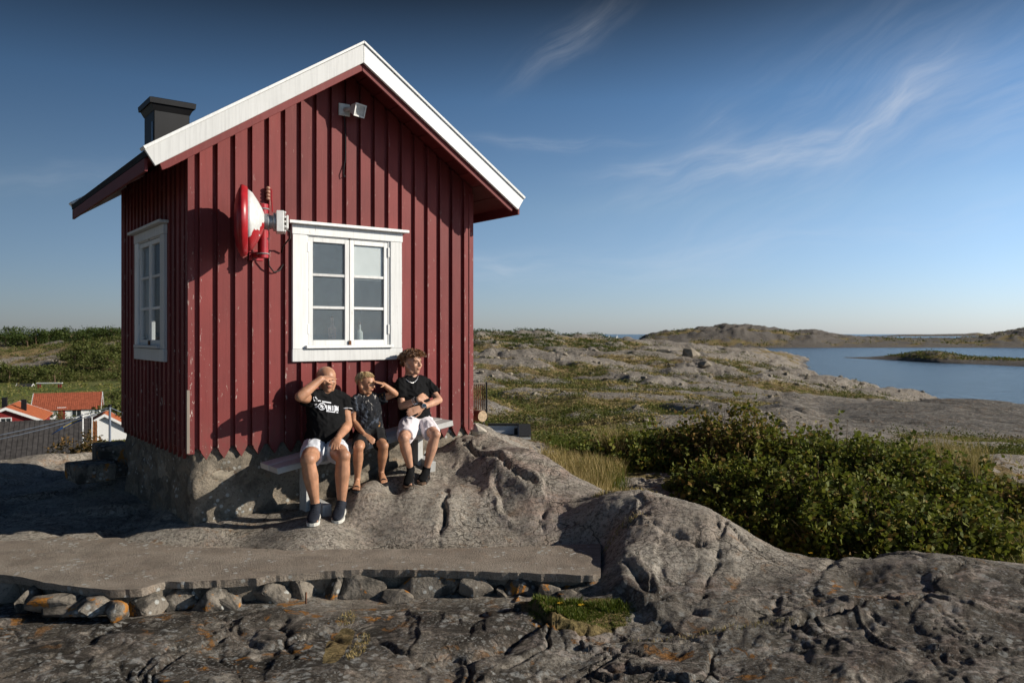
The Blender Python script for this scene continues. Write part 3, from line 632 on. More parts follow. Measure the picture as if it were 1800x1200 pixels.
crust = np.maximum(crust, 0.7*info['dome']); crust = np.maximum(crust, sstep(1.3, 0.5, gh))
pink = np.clip(0.35+0.9*sstep(850, 1000, px)*sstep(5.6, 4.9, d)+0.6*sstep(820, 900, px)*sstep(5.8, 6.4, d)*sstep(9, 8, d), 0, 1)*(1-0.6*info['dome'])
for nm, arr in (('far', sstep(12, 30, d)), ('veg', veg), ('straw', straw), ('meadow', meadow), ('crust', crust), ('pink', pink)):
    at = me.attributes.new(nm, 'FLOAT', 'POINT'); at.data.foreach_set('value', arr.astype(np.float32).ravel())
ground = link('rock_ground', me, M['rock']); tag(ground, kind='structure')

# sea
wr = np.array([60, 150, 400, 1000, 3000, 10000, 40000, 80000.0]); wa = np.linspace(0, 2*math.pi, 97)[:-1]
wv = np.concatenate([[[0, 0, 0]], np.stack([wr[:, None]*np.sin(wa), wr[:, None]*np.cos(wa), 0*wr[:, None]*wa], -1).reshape(-1, 3)])
wf = [(0, 1+k, 1+(k+1) % 96, 1+(k+1) % 96) for k in range(96)]
wb = bpy.data.meshes.new('sea')
wb.from_pydata([tuple(p) for p in wv], [], [(0, 1+(k+1) % 96, 1+k) for k in range(96)] + [(1+i*96+k, 1+i*96+(k+1) % 96, 1+(i+1)*96+(k+1) % 96, 1+(i+1)*96+k) for i in range(len(wr)-1) for k in range(96)])
sea = link('sea', wb, M['water']); tag(sea, kind='structure'); sea.location.z = 0

LAND = {}
def land(name, px0, px1, d0, d1, prof, ncol, nrow, seed, rough, vegamt):
    """an island: ridge profile given as (photo x, metres above the sea), built at its distance"""
    xs = np.linspace(px0, px1, ncol); ds = np.linspace(0, 1, nrow)
    pr = np.array(prof, float); D0 = np.interp(xs, *d0) if isinstance(d0, tuple) else np.full(ncol, d0)
    D1 = np.interp(xs, *d1) if isinstance(d1, tuple) else np.full(ncol, d1)
    DD = D0[None]+(D1-D0)[None]*ds[:, None]; X = (xs[None]-900)/FPX*DD; Y = DD
    ridge = np.interp(xs, pr[:, 0], pr[:, 1])[None]
    shape = np.sin(np.pi*np.clip(ds, 0, 1))[:, None]**0.6
    L_ = (D1-D0).mean()/5
    nz = np.abs(pnoise(X/L_, Y/L_, seed))*0.9+np.abs(pnoise(X/L_*2.7, Y/L_*2.7, seed+1))*0.5+0.35*fbm(X/L_*6, Y/L_*6, 3, seed+2)
    H = (ridge+2.0)*shape*(0.86+rough*(nz-0.45))-2.0
    v = np.stack([X, Y, H], -1).reshape(-1, 3); i2 = np.arange(nrow*ncol).reshape(nrow, ncol)
    f = np.stack([i2[:-1, :-1], i2[:-1, 1:], i2[1:, 1:], i2[1:, :-1]], -1).reshape(-1, 4)
    m_ = fast_mesh(name, v, f, True)
    vg = np.clip(vegamt+0.9*(0.35-nz)+0.5*fbm(X/L_*1.5, Y/L_*1.5, 3, seed+7), 0, 1)*sstep(1.0, 3.0, H)
    for nm, arr in (('far', 1+0*vg), ('veg', vg), ('crust', 1.0+0*vg), ('pink', 0.5+0*vg)):
        at = m_.attributes.new(nm, 'FLOAT', 'POINT'); at.data.foreach_set('value', arr.astype(np.float32).ravel())
    o = link(name, m_, M['rock']); tag(o, kind='structure'); LAND[name] = (v, vg.ravel()); return o
land('far_hills', 1115, 2300, 1050, 1500, [(1115, 6), (1135, 20), (1165, 27), (1200, 31), (1240, 33), (1275, 37), (1290, 39), (1305, 37), (1330, 34), (1400, 27), (1430, 27), (1470, 19), (1520, 14.5), (1600, 14), (1680, 13), (1720, 16), (1760, 26), (1800, 33), (1900, 36), (2300, 25)], 420, 46, 400, 0.26, 0.36)
land('islet', 1448, 2300, ([1448, 1640, 1800, 2300], [612, 500, 434, 330]), ([1448, 1640, 1800, 2300], [640, 590, 520, 410]),
     [(1448, -1.5), (1470, 0.2), (1530, 1.4), (1580, 4.0), (1620, 7.2), (1650, 7.4), (1700, 4.2), (1740, 3.6), (1800, 3.6), (1900, 2.5), (2300, -1)], 330, 34, 420, 0.18, 0.75)
land('distant_coast', 1540, 2000, 6000, 7500, [(1540, 0), (1580, 17), (1640, 20), (1700, 24), (1716, 38), (1730, 22), (2000, 16)], 60, 8, 440, 0.2, 0.4)
# ------------------------------------------------------------------ the red hut
Z0 = 1.5                                    # hut origin lies 1.5 m below eye level
W_, D_ = 2.78, 2.40
hut = empty('red_hut', (LX.x, LX.y, EYE-Z0), HUT_RZ, 'small red board hut with white window casings on the rock dome', 'hut')
def htop(s): return 2.51-0.655*abs(s-1.351)
def hz(h): return h+Z0
def wall_boards(length, topfn, opening, Mx, peak=None):
    """board on board cladding; a runs along the wall, o into it"""
    def put(name, poly, o0, o1, m, bead=None):
        mb = MB(); mb.prism(poly, o0, o1, 'y', Mx); nf = len(mb.f)
        if bead: mb.prism(bead, o0-0.009, o0+0.002, 'y', Mx)
        meh = mb.mesh(name, bevel=0); meh.materials.append(m)
        if bead:
            meh.materials.append(M['red_bead'])
            for p in meh.polygons:
                if p.index >= nf: p.material_index = 1
        return link(name, meh, None, hut)
    def cut(a0, a1, lo, v):
        """outline of a board from lo up to the roof; v = pointed lower end"""
        t0, t1 = topfn(a0), topfn(a1)
        p = [(a0, lo+(0.085 if v else 0))] + ([((a0+a1)/2+0.004, lo)] if v else []) + [(a1, lo+(0.085 if v else 0)), (a1, t1)]
        if peak and a0 < peak < a1: p.append((peak, topfn(peak)))
        return p+[(a0, t0)]
    n = int((length-0.05)/0.1435)
    for i in range(n+1):
        s0 = 0.05+i*0.1435
        for nm, a0, a1, o0, o1, lo, v in (('under_board', s0-0.012, s0+0.052, 0.026, 0.046, hz(-0.93), 0), ('board', s0+0.04, s0+0.1435, 0.0, 0.026, hz(-1.02), 1)):
            a1 = min(a1, length-0.001)
            if a1-a0 < 0.02: continue
            lo += random.uniform(-0.006, 0.006)
            if opening and a1 > opening[0]-0.02 and a0 < opening[1]+0.02:
                lowp = cut(a0, a1, lo, v); lowp = [q for q in lowp if q[1] < hz(0)] + [(a1, hz(-0.15)), (a0, hz(-0.15))]
                lowp = lowp[:-2]+[(a1, hz(-0.15)), (a0, hz(-0.15))]
                if not v: lowp = [(a0, lo), (a1, lo), (a1, hz(-0.15)), (a0, hz(-0.15))]
                put(nm, lowp, o0, o1, M['red'], [(a0, lo+0.09), (a0+0.016, lo+0.07), (a0+0.016, hz(-0.15)), (a0, hz(-0.15))] if v else None)
                up = cut(a0, a1, hz(0.89), 0)
                put(nm, up, o0, o1, M['red'], [(a0, hz(0.89)), (a0+0.016, hz(0.89)), (a0+0.016, min(topfn(a0), topfn(a0+0.016))-0.004), (a0, min(topfn(a0), topfn(a0+0.016))-0.004)] if v else None)
            else:
                tt = min(topfn(a0), topfn(a0+0.016))-0.004
                put(nm, cut(a0, a1, lo, v), o0, o1, M['red'], [(a0, lo+0.09), (a0+0.016, lo+0.07), (a0+0.016, tt), (a0, tt)] if v else None)
I4 = Matrix.Identity(4)
M_front = I4.copy()
M_left = Matrix(((0, 1, 0, 0), (1, 0, 0, 0), (0, 0, 1, 0), (0, 0, 0, 1)))
M_right = Matrix(((0, -1, 0, W_), (1, 0, 0, 0), (0, 0, 1, 0), (0, 0, 0, 1)))
M_back = Matrix(((1, 0, 0, 0), (0, -1, 0, D_), (0, 0, 1, 0), (0, 0, 0, 1)))
gable = lambda s: hz(htop(s)-0.10)
wall_boards(W_, gable, (1.01, 1.811), M_front, 1.351)
wall_boards(D_, lambda a: hz(1.50), (0.765, 1.566), M_left)
wall_boards(D_, lambda a: hz(1.42), None, M_right)
wall_boards(W_, gable, None, M_back, 1.351)
for (x, y, sx, sy) in ((0, 0, 1, 1), (W_, 0, -1, 1), (0, D_, 1, -1), (W_, D_, -1, -1)):
    mb = MB(); x0, x1 = sorted((x-0.006*sx, x+0.050*sx)); y0, y1 = sorted((y-0.008*sy, y+0.05*sy))
    mb.box(x0, x1, y0, y1, hz(-0.97), hz(1.50 if x == 0 else 1.42)); mb.build('corner_board', M['red_bead'], hut, 0.004)
# weathered bare edge of the near corner
MB().box(-0.013, 0.012, -0.0135, 0.004, hz(-0.96), hz(-0.45)).build('bare_wood_edge', M['grey_wood'], hut, 0.003)
# inner lining so that the windows look into a room
def lining(Mx, length, hole, top=1.3):
    mb = MB(); a0, a1 = 0.06, length-0.06; z0, z1 = hz(-0.95), hz(top)
    if hole:
        for q in ((a0, hole[0], z0, z1), (hole[1], a1, z0, z1), (hole[0], hole[1], z0, hz(-0.14)), (hole[0], hole[1], hz(0.87), z1)):
            mb.box(q[0], q[1], 0.07, 0.085, q[2], q[3], Mx)
    else: mb.box(a0, a1, 0.07, 0.085, z0, z1, Mx)
    mb.build('inner_wall', M['inside'], hut)
lining(M_front, W_, (1.01, 1.811)); lining(M_left, D_, (0.765, 1.566)); lining(M_right, W_-0.38, None); lining(M_back, W_, None)
MB().box(0.06, W_-0.06, 0.06, D_-0.06, hz(-0.98), hz(-0.951)).build('floor', M['inside'], hut)
MB().box(0.05, W_-0.05, 0.05, D_-0.05, hz(1.301), hz(1.33)).build('ceiling', M['inside'], hut)

def window(Mx, s0, label, blind):
    """casing s0..s0+1.08, lower casing edge h -0.24, top 0.95; sub-parts hang on the frame"""
    a, b = s0+0.145, s0+0.945                       # sash opening
    fr = MB()
    for q in ((a-0.012, a+0.004, hz(-0.13), hz(0.875)), (b-0.004, b+0.012, hz(-0.13), hz(0.875)), (a+0.004, b-0.004, hz(0.86), hz(0.875)), (a+0.004, b-0.004, hz(-0.13), hz(-0.112))):
        fr.box(q[0], q[1], -0.018, 0.075, q[2], q[3], Mx)
    w = fr.build('window', M['white'], hut); w['label'] = label
    def sub(name, x0, x1, o0, o1, h0, h1, m=M['white'], bev=0.003):
        return MB().box(x0, x1, o0, o1, hz(h0), hz(h1), Mx).build(name, m, w, bev)
    sub('casing_board', s0, a-0.012, -0.030, 0.0, -0.131, 0.868); sub('casing_board', b+0.012, s0+1.08, -0.030, 0.0, -0.131, 0.868)
    sub('casing_board', s0-0.004, s0+1.084, -0.034, 0.0, -0.24, -0.132); sub('casing_board', s0-0.006, s0+1.086, -0.034, 0.0, 0.869, 0.955)
    sub('drip_cap', s0-0.05, s0+1.13, -0.085, 0.0, 0.956, 0.982)
    sub('sill', a-0.03, b+0.03, -0.062, -0.019, -0.126, -0.100)
    mid = (a+b)/2
    for x0, x1 in ((a+0.006, mid-0.003), (mid+0.003, b-0.006)):
        sf = MB(); st = 0.042; h0, h1 = -0.108, 0.856
        sf.box(x0, x0+st, -0.012, 0.022, hz(h0), hz(h1), Mx); sf.box(x1-st, x1, -0.012, 0.022, hz(h0), hz(h1), Mx)
        sf.box(x0+st, x1-st, -0.012, 0.022, hz(h0), hz(h0+0.055), Mx); sf.box(x0+st, x1-st, -0.012, 0.022, hz(h1-st), hz(h1), Mx)
        sf.build('sash', M['white'], w, 0.003)
        g0, g1 = h0+0.055, h1-st; gh3 = (g1-g0)/3
        for k in range(3):
            MB().box(x0+st-0.004, x1-st+0.004, 0.006, 0.010, hz(g0+k*gh3+0.002), hz(g0+(k+1)*gh3-0.002), Mx).build('pane', M['glass'], w)
            if k: MB().box(x0+st+0.001, x1-st-0.001, -0.008, 0.018, hz(g0+k*gh3-0.012), hz(g0+k*gh3+0.012), Mx).build('glazing_bar', M['white'], w, 0.002)
        for hh in (0.0, 0.72):
            xe = x0-0.004 if x0 < mid-0.1 else x1+0.004
            MB().box(xe-0.010, xe+0.010, -0.024, -0.0125, hz(hh), hz(hh+0.09), Mx).build('hinge', M['white'], w, 0.002)
    MB().box(mid-0.012, mid+0.012, -0.03, -0.0125, hz(-0.105), hz(-0.06), Mx).build('latch', M['rust'], w, 0.002)
    MB().box(mid-0.008, mid+0.008, -0.026, -0.0185, hz(0.862), hz(0.885), Mx).build('latch', M['rust'], w, 0.002)
    if blind: MB().box(mid+0.03, b-0.03, 0.013, 0.016, hz(0.50), hz(0.84), Mx).build('blind', M['blind'], w)
window(M_front, 0.865, 'sunlit front window with a pale blind behind its upper pane', True)
MB().box(0.98, 1.84, 0.0755, 0.23, hz(-0.135), hz(-0.112)).build('window_board', M['inside'], hut)
def bottle(s_, y_, h_, r_, m, lb):
    b_ = empty('bottle', SN(s_, -y_, -0.111), HUT_RZ, lb, 'bottle')
    MB().tube([(0, 0, 0), (0, 0, h_*.6), (0, 0, h_*.72), (0, 0, h_*.97)], [r_, r_, r_*.4, r_*.36], 14).build('body', m, b_); MB().tube([(0, 0, h_*.971), (0, 0, h_*1.03)], r_*.42, 10).build('cap', M['rust'], b_)
bottle(1.315, 0.15, 0.27, 0.036, M['ceramic'], 'bottle on the inner window board behind the lower pane nearer the dish')
bottle(1.60, 0.16, 0.21, 0.032, plain('pale_bottle', (0.55, 0.58, 0.52), 0.2, 0.1), 'pale bottle on the inner window board behind the lower pane above the boy')
window(M_left, 0.62, 'shaded side window mirroring the sky', False)

# roof
RY0, RY1 = -0.385, 2.78
for sgn, s_e in ((-1, -0.405), (1, 3.108)):
    q = [(1.351, hz(2.505)), (s_e, hz(htop(s_e)-0.005)), (s_e, hz(htop(s_e)-0.06)), (1.351, hz(2.45))]
    MB().prism(q, RY0, RY1).build('roof', M['felt'], hut)
    nb = 11                                          # soffit boards run along the eaves
    for k in range(nb):
        sa = 1.351+sgn*0.004+(s_e-1.351-sgn*0.01)*k/nb; sb = 1.351+(s_e-1.351-sgn*0.01)*(k+1)/nb-sgn*0.004
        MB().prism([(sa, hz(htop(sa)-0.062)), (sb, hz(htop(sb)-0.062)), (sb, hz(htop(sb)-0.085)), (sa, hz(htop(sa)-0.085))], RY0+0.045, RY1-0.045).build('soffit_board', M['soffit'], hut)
    nx, nz = 0.548*-sgn, -0.836
    e0 = (-0.418 if sgn < 0 else 3.121); et = htop(e0)
    for y0, y1 in ((RY0-0.026, RY0-0.001), (RY1+0.001, RY1+0.026)):
        q = [(1.351+sgn*0.001, hz(2.51)), (e0, hz(et)), (e0+nx*0.135, hz(et+nz*0.135)), (1.351+sgn*0.001, hz(2.51-0.161))]
        MB().prism(q, y0, y1).build('bargeboard', M['white'], hut, 0.003)
        yc0, yc1 = (y0-0.014, y1+0.075) if y0 < 1 else (y0-0.075, y1+0.014)
        e1 = e0+sgn*0.012
        q = [(1.351+sgn*0.001, hz(2.536)), (e1, hz(htop(e1)+0.026)), (e1+nx*0.024, hz(htop(e1)+0.026+nz*0.024)), (1.351+sgn*0.001, hz(2.513))]
        MB().prism(q, yc0, yc1).build('barge_cap', M['white'], hut, 0.002)
    e2 = e0-sgn*0.11
    q = [(1.351+sgn*0.001, hz(2.355)), (e2, hz(htop(e2)-0.155)), (e2-sgn*0.02, hz(htop(e2)-0.205)), (e2-sgn*0.07, hz(htop(e2-sgn*0.07)-0.225)), (1.351+sgn*0.001, hz(2.285))]
    MB().prism(q, RY0+0.004, RY0+0.028).build('rake_board', M['red'], hut, 0.003)
    xa, xb = sorted((s_e, s_e-sgn*0.022))
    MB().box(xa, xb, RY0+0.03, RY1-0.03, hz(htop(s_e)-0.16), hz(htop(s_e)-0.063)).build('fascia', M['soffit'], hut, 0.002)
# chimney
cb = MB().box(0.10, 0.43, 1.50, 1.88, hz(1.55), hz(2.22)).build('chimney', M['black_metal'], hut, 0.006)
q = MB()
def frus(mb, x0, x1, y0, y1, za, zb, g0, g1):
    mb.add([(x0-g0, y0-g0, za), (x1+g0, y0-g0, za), (x1+g0, y1+g0, za), (x0-g0, y1+g0, za), (x0-g1, y0-g1, zb), (x1+g1, y0-g1, zb), (x1+g1, y1+g1, zb), (x0-g1, y1+g1, zb)],
           [(3,2,1,0),(4,5,6,7),(0,1,5,4),(1,2,6,5),(2,3,7,6),(3,0,4,7)])
frus(q, 0.10, 0.43, 1.50, 1.88, hz(2.15), hz(2.21), 0.003, 0.03); frus(q, 0.10, 0.43, 1.50, 1.88, hz(2.211), hz(2.26), 0.045, 0.05); frus(q, 0.10, 0.43, 1.50, 1.88, hz(2.2605), hz(2.272), 0.05, 0.02)
q.build('chimney_cap', M['black_metal'], cb)
MB().box(0.095, 0.099, 1.535, 1.58, hz(1.6), hz(2.05)).build('flashing_strip', plain('blue_grey_sheet', (0.10, 0.16, 0.24), 0.35, 0.1, 5, 0.5, 0.3), cb)

# ---- foundation of field stone and mortar
def blob_stone(size, seed, n=20, bev=0.0):
    r = random.Random(seed); bm = bmesh.new()
    for i in range(n):
        v = Vector((r.gauss(0, 1), r.gauss(0, 1), r.gauss(0, 1))).normalized()
        k = max(abs(v.x), abs(v.y), abs(v.z))**-0.55*r.uniform(0.86, 1.06)
        bm.verts.new((v.x*k*size[0]*0.5, v.y*k*size[1]*0.5, v.z*k*size[2]*0.5))
    bmesh.ops.convex_hull(bm, input=bm.verts)
    for v in [v for v in bm.verts if not v.link_faces]: bm.verts.remove(v)
    bmesh.ops.bevel(bm, geom=list(bm.edges), offset=min(size)*0.07, segments=1, affect='EDGES', profile=0.6, clamp_overlap=True)
    me = bpy.data.meshes.new('stone'); bm.to_mesh(me); bm.free()
    return me
def rough_wall(a0, a1, z0fn, z1, thick, Mx, seed, name, m, parent, step=0.035, amp=0.03):
    na = max(2, int((a1-a0)/step)); nz = 26
    aa = np.linspace(a0, a1, na+1); tt = np.linspace(0, 1, nz+1); verts = []
    for side in (0, 1):
        for i, a in enumerate(aa):
            zlo = z0fn(a)
            for t in tt:
                z = zlo+(z1-zlo)*t
                nz_ = float(fbm(np.array([a*5.0]), np.array([z*6.0]), 4, seed)[0])
                o = -amp*nz_-0.012 if side == 0 else thick
                verts.append(tuple(Mx @ Vector((a, o, z))))
    k = nz+1; off = (na+1)*k; f = []
    for i in range(na):
        for j in range(nz):
            f.append((i*k+j, (i+1)*k+j, (i+1)*k+j+1, i*k+j+1)); f.append((off+i*k+j, off+i*k+j+1, off+(i+1)*k+j+1, off+(i+1)*k+j))
        f.append((i*k+nz, (i+1)*k+nz, off+(i+1)*k+nz, off+i*k+nz))
    for j in range(nz):
        f.append((j, j+1, off+j+1, off+j)); f.append((na*k+j+1, na*k+j, off+na*k+j, off+na*k+j+1))
    me = bpy.data.meshes.new(name); me.from_pydata(verts, [], f); me.polygons.foreach_set('use_smooth', np.ones(len(f), dtype=bool))
    return link(name, me, m, parent)
M_ff = Matrix.Translation((0, 0.05, 0)); M_fl = M_left @ Matrix.Translation((0, 0.05, 0))
gz = lambda a: hz(-1.80+0.14*a)
rough_wall(0.05, W_-0.05, gz, hz(-0.935), 0.22, M_ff, 500, 'foundation', M['mortar'], hut)
rough_wall(0.05, D_-0.05, lambda a: hz(-1.9), hz(-0.935), 0.22, M_fl, 520, 'foundation', M['mortar'], hut)
rough_wall(0.05, D_-0.05, lambda a: hz(-1.6), hz(-0.935), 0.22, M_right @ Matrix.Translation((0, 0.05, 0)), 540, 'foundation', M['mortar'], hut)
rs = random.Random(5)
def course(a0, a1, lo, hi, Mx, seed):
    a = a0; k = seed
    while a < a1-0.05:
        w = min(rs.uniform(0.34, 0.75), a1-a); z = hi(a)
        while z > lo(a)+0.05:
            hgt = rs.uniform(0.22, 0.48); k += 1
            o = link('stone', blob_stone((w*1.04, 0.16, hgt*1.04), k, 15), M['found_stone'], hut)
            o.matrix_local = Mx @ Matrix.Translation((a+w/2, 0.052, z-hgt/2)) @ Matrix.Rotation(rs.uniform(-.12, .12), 4, 'Y')
            z -= hgt*0.98
        a += w*0.98
course(0.06, W_-0.12, lambda a: hz(-1.66+0.19*a), lambda a: hz(-0.945-0.01), M_ff, 1000)
course(0.08, D_-0.1, lambda a: hz(-1.75), lambda a: hz(-0.945), M_fl, 1200)

# ------------------------------------------------------------------ floodlight under the gable
fl = empty('floodlight', SN(1.36, 0.0, 2.03), HUT_RZ, 'white floodlight mounted under the peak of the red gable', 'lamp')
MB().box(-0.055, 0.055, -0.018, -0.001, -0.055, 0.055).build('base_plate', M['lamp_white'], fl, 0.004)
MB().tube([(0, -0.018, 0), (0.02, -0.07, 0.0), (0.045, -0.11, -0.005)], 0.02, 10).build('arm', M['lamp_white'], fl, smooth=True)
Mh = Matrix.Translation((0.065, -0.125, -0.015)) @ Matrix.Scale(0.84, 4) @ Matrix.Rotation(R(18), 4, 'Z') @ Matrix.Rotation(R(16), 4, 'X')
hd = MB()
hd.add([Mh @ Vector(p) for p in ((-.045,.05,-.04),(.045,.05,-.04),(.045,.05,.04),(-.045,.05,.04),(-.075,-.05,-.065),(.075,-.05,-.065),(.075,-.05,.065),(-.075,-.05,.065))],
       [(0,1,2,3),(0,4,5,1),(1,5,6,2),(2,6,7,3),(3,7,4,0)])
for q in ((-.079,.079,-.058,-.046,.052,.068),(-.079,.079,-.058,-.046,-.068,-.052),(-.079,-.063,-.058,-.046,-.0515,.0515),(.063,.079,-.058,-.046,-.0515,.0515)): hd.box(*q, Mh)
hdo = hd.build('lamp_head', M['lamp_white'], fl); 
MB().box(-.063, .063, -.047, -.043, -.052, .052, Mh).build('glass', M['lamp_glass'], hdo)
MB().tube([Mh @ Vector((0, -.040, 0)), Mh @ Vector((0, 0.03, 0))], [0.036, 0.016], 16).build('reflector', M['galv'], hdo, smooth=True)
MB().tube([(0.0, -0.012, -0.05), (0.012, -0.012, -0.25), (0.012, -0.010, -0.44), (-0.006, -0.016, -0.52), (-0.016, -0.03, -0.58), (-0.012, -0.03, -0.612), (0.006, -0.02, -0.60)], 0.0045, 6).build('wire', M['cable'], fl)

# ------------------------------------------------------------------ dish antenna on a red pipe
dn = 0.33
dc = WP(424, 388, dn); dh = dc.z-EYE; ds_ = s_of(424, dn)
da = empty('dish_antenna', SN(ds_, 0, dh), HUT_RZ, 'round red and silver dish antenna on a red pipe beside the window', 'antenna')
AX = Matrix.Rotation(R(-7), 4, 'Z') @ Matrix.Rotation(R(90), 4, 'Y')      # local +z of the turned part points along the wall to the right
Md = Matrix.Translation((0, -dn, 0)) @ Matrix.Rotation(R(-19), 4, 'Z') @ Matrix.Rotation(R(90), 4, 'Y')
def turned(prof, seg=40):
    mb = MB(); mb.loft([(Md @ Vector((0, 0, z)), (Md.to_3x3() @ Vector((r, 0, 0))), (Md.to_3x3() @ Vector((0, r, 0)))) for z, r in prof], seg)
    return mb
RD = 0.282
turned([(-0.055, 0.02), (-0.051, 0.12), (-0.038, 0.20), (-0.02, 0.25), (-0.006, RD-0.012)]).build('radome', M['red_gloss'], da, smooth=True)
turned([(-0.008, RD-0.004), (0.0, RD+0.004), (0.012, RD+0.004), (0.045, RD-0.012), (0.05, RD-0.03)]).build('rim', M['red_gloss'], da, smooth=True)
turned([(0.040, RD-0.022), (0.085, 0.225), (0.125, 0.165), (0.155, 0.11), (0.172, 0.07), (0.176, 0.05)]).build('reflector', M['dish_back'], da, smooth=True)
turned([(0.170, 0.062), (0.205, 0.066), (0.212, 0.055), (0.24, 0.055), (0.245, 0.075), (0.262, 0.075), (0.264, 0.05)], 24).build('hub', M['galv'], da)
bx = MB()
Mb = Md @ Matrix.Translation((0, 0, 0.262))
bx.box(-0.085, 0.085, -0.085, 0.085, 0.004, 0.062, Mb)
for k in range(5): bx.box(-0.08+k*0.037, -0.064+k*0.037, -0.08, 0.08, 0.062, 0.078, Mb)
bx.build('transceiver', M['lamp_white'], da, 0.004)
MB().box(-0.055, 0.055, -0.05, 0.05, 0.080, 0.098, Mb).build('cover_plate', M['lamp_white'], da, 0.005)
pp = [Vector((0.235, -0.17, z)) for z in (-0.27, 0.175)]
MB().tube(pp, 0.043, 18).build('pipe', M['red_gloss'], da, smooth=False)
for z in (-0.235, 0.135):
    MB().tube([(0.235+0.046*math.cos(t), -0.17+0.046*math.sin(t), z) for t in np.linspace(0, 6.2832, 17)], 0.006, 6).build('clamp', M['galv'], da)
    MB().box(0.205, 0.265, -0.135, -0.001, z-0.018, z+0.018).build('bracket', M['red_gloss'], da, 0.003)
    MB().box(0.175, 0.295, -0.008, -0.0005, z-0.045, z+0.045).build('bracket_plate', M['red_gloss'], da, 0.002)
MB().box(0.19, 0.30, -0.23, -0.14, -0.03, 0.03).build('yoke', M['galv'], da, 0.005)
MB().tube([(0.37, -0.32, -0.04), (0.42, -0.29, -0.05), (0.455, -0.2, -0.09), (0.45, -0.06, -0.15), (0.452, -0.012, -0.2)], 0.007, 8).build('cable', M['cable'], da, smooth=True)
MB().tube([(0.30, -0.13, -0.05), (0.305, -0.10, -0.2), (0.33, -0.05, -0.32), (0.38, -0.03, -0.37), (0.43, -0.02, -0.36), (0.47, -0.012, -0.30)], 0.006, 8).build('cable', M['cable'], da, smooth=True)
# insulator with red wire
ins = empty('wire_insulator', WP(471, 340, 0.03), HUT_RZ, 'knobbly brown and white insulator screwed to the boards above the dish pipe', 'insulator')
mb = MB()
for k, z in enumerate((-0.045, -0.015, 0.015, 0.045)): mb.ball((0, 0, z), (0.020, 0.020, 0.015), 10, 6)
mb.build('body', M['ceramic'], ins, smooth=True)
MB().tube([(0.01, -0.0, 0.05), (0.03, -0.005, 0.03), (0.028, -0.01, -0.05), (0.02, -0.05, -0.16)], 0.005, 6).build('wire', M['red_gloss'], ins)
MB().box(-0.008, 0.008, 0.0, 0.03, -0.01, 0.01).build('screw', M['rust'], ins)

# ------------------------------------------------------------------ slanting bench
b0 = SN(0.559, 0.0, -1.075); b1 = SN(2.25, 0.0, -0.80)
ex = (b1-b0); BL = ex.length; ex.normalize(); ey = NX.copy(); ez = ex.cross(-ey).normalized()
if ez.z < 0: ez = -ez
bench = empty('bench', SN(1.4, 0.25, -1.5), HUT_RZ, 'pale weathered plank bench slanting along the hut wall under the sitters', 'bench')
bench_inv = None
BMx = Matrix(((ex.x, ey.x, ez.x, b0.x), (ex.y, ey.y, ez.y, b0.y), (ex.z, ey.z, ez.z, b0.z), (0, 0, 0, 1)))
def world_build(mb, name, m, parent, bevel=0, smooth=False):
    """geometry given in world coordinates, hung on a parent that has only a location and a turn about z"""
    inv = (Matrix.Translation(parent.location) @ Matrix.Rotation(parent.rotation_euler.z, 4, 'Z')).inverted()
    mb.v = [tuple(inv @ Vector(v)) for v in mb.v]
    return mb.build(name, m, parent, bevel, smooth)
world_build(MB().box(0, BL, 0.08, 0.262, -0.05, 0, BMx), 'seat_plank', M['bench'], bench, 0.004)
world_build(MB().box(0.004, BL-0.006, 0.270, 0.452, -0.052, -0.002, BMx), 'seat_plank', M['bench'], bench, 0.004)
def bench_top(s, n=0.25):
    t = (s-0.559)/1.691; return -1.075+0.275*t
for s, off in ((0.90, 0), (1.98, 0)):
    for n0, n1 in ((0.13, 0.215), (0.225, 0.31)) if s > 1.5 else ((0.16, 0.30),):
        pt = SN(s, 0, 0); zt = EYE+bench_top(s)-0.058; g = SN(s, n0, 0); zb = TZ(g.x, g.y)-0.04
        Ml = Matrix(((UX.x, NX.x, 0, pt.x), (UX.y, NX.y, 0, pt.y), (0, 0, 1, 0), (0, 0, 0, 1)))
        world_build(MB().box(-0.028, 0.028, n0, n1, zb, zt, Ml), 'leg', M['bench'], bench, 0.004)
    # foot piece lying on the rock and running out towards the viewer
    a = SN(s+0.045, 0.10, 0); c = SN(s+0.045, 0.56 if s < 1 else 0.44, 0); za = TZ(a.x, a.y)+0.05; zc = TZ(c.x, c.y)+0.045
    a.z = za; c.z = zc; dx = (c-a); ln = dx.length; dx.normalize(); dy = Vector((0, 0, 1)).cross(dx).normalized(); dz = dx.cross(dy)
    Ml = Matrix(((dx.x, dy.x, dz.x, a.x), (dx.y, dy.y, dz.y, a.y), (dx.z, dy.z, dz.z, a.z), (0, 0, 0, 1)))
    world_build(MB().box(0, ln, -0.04, 0.04, -0.05, 0.05, Ml), 'foot', M['bench'], bench, 0.005)

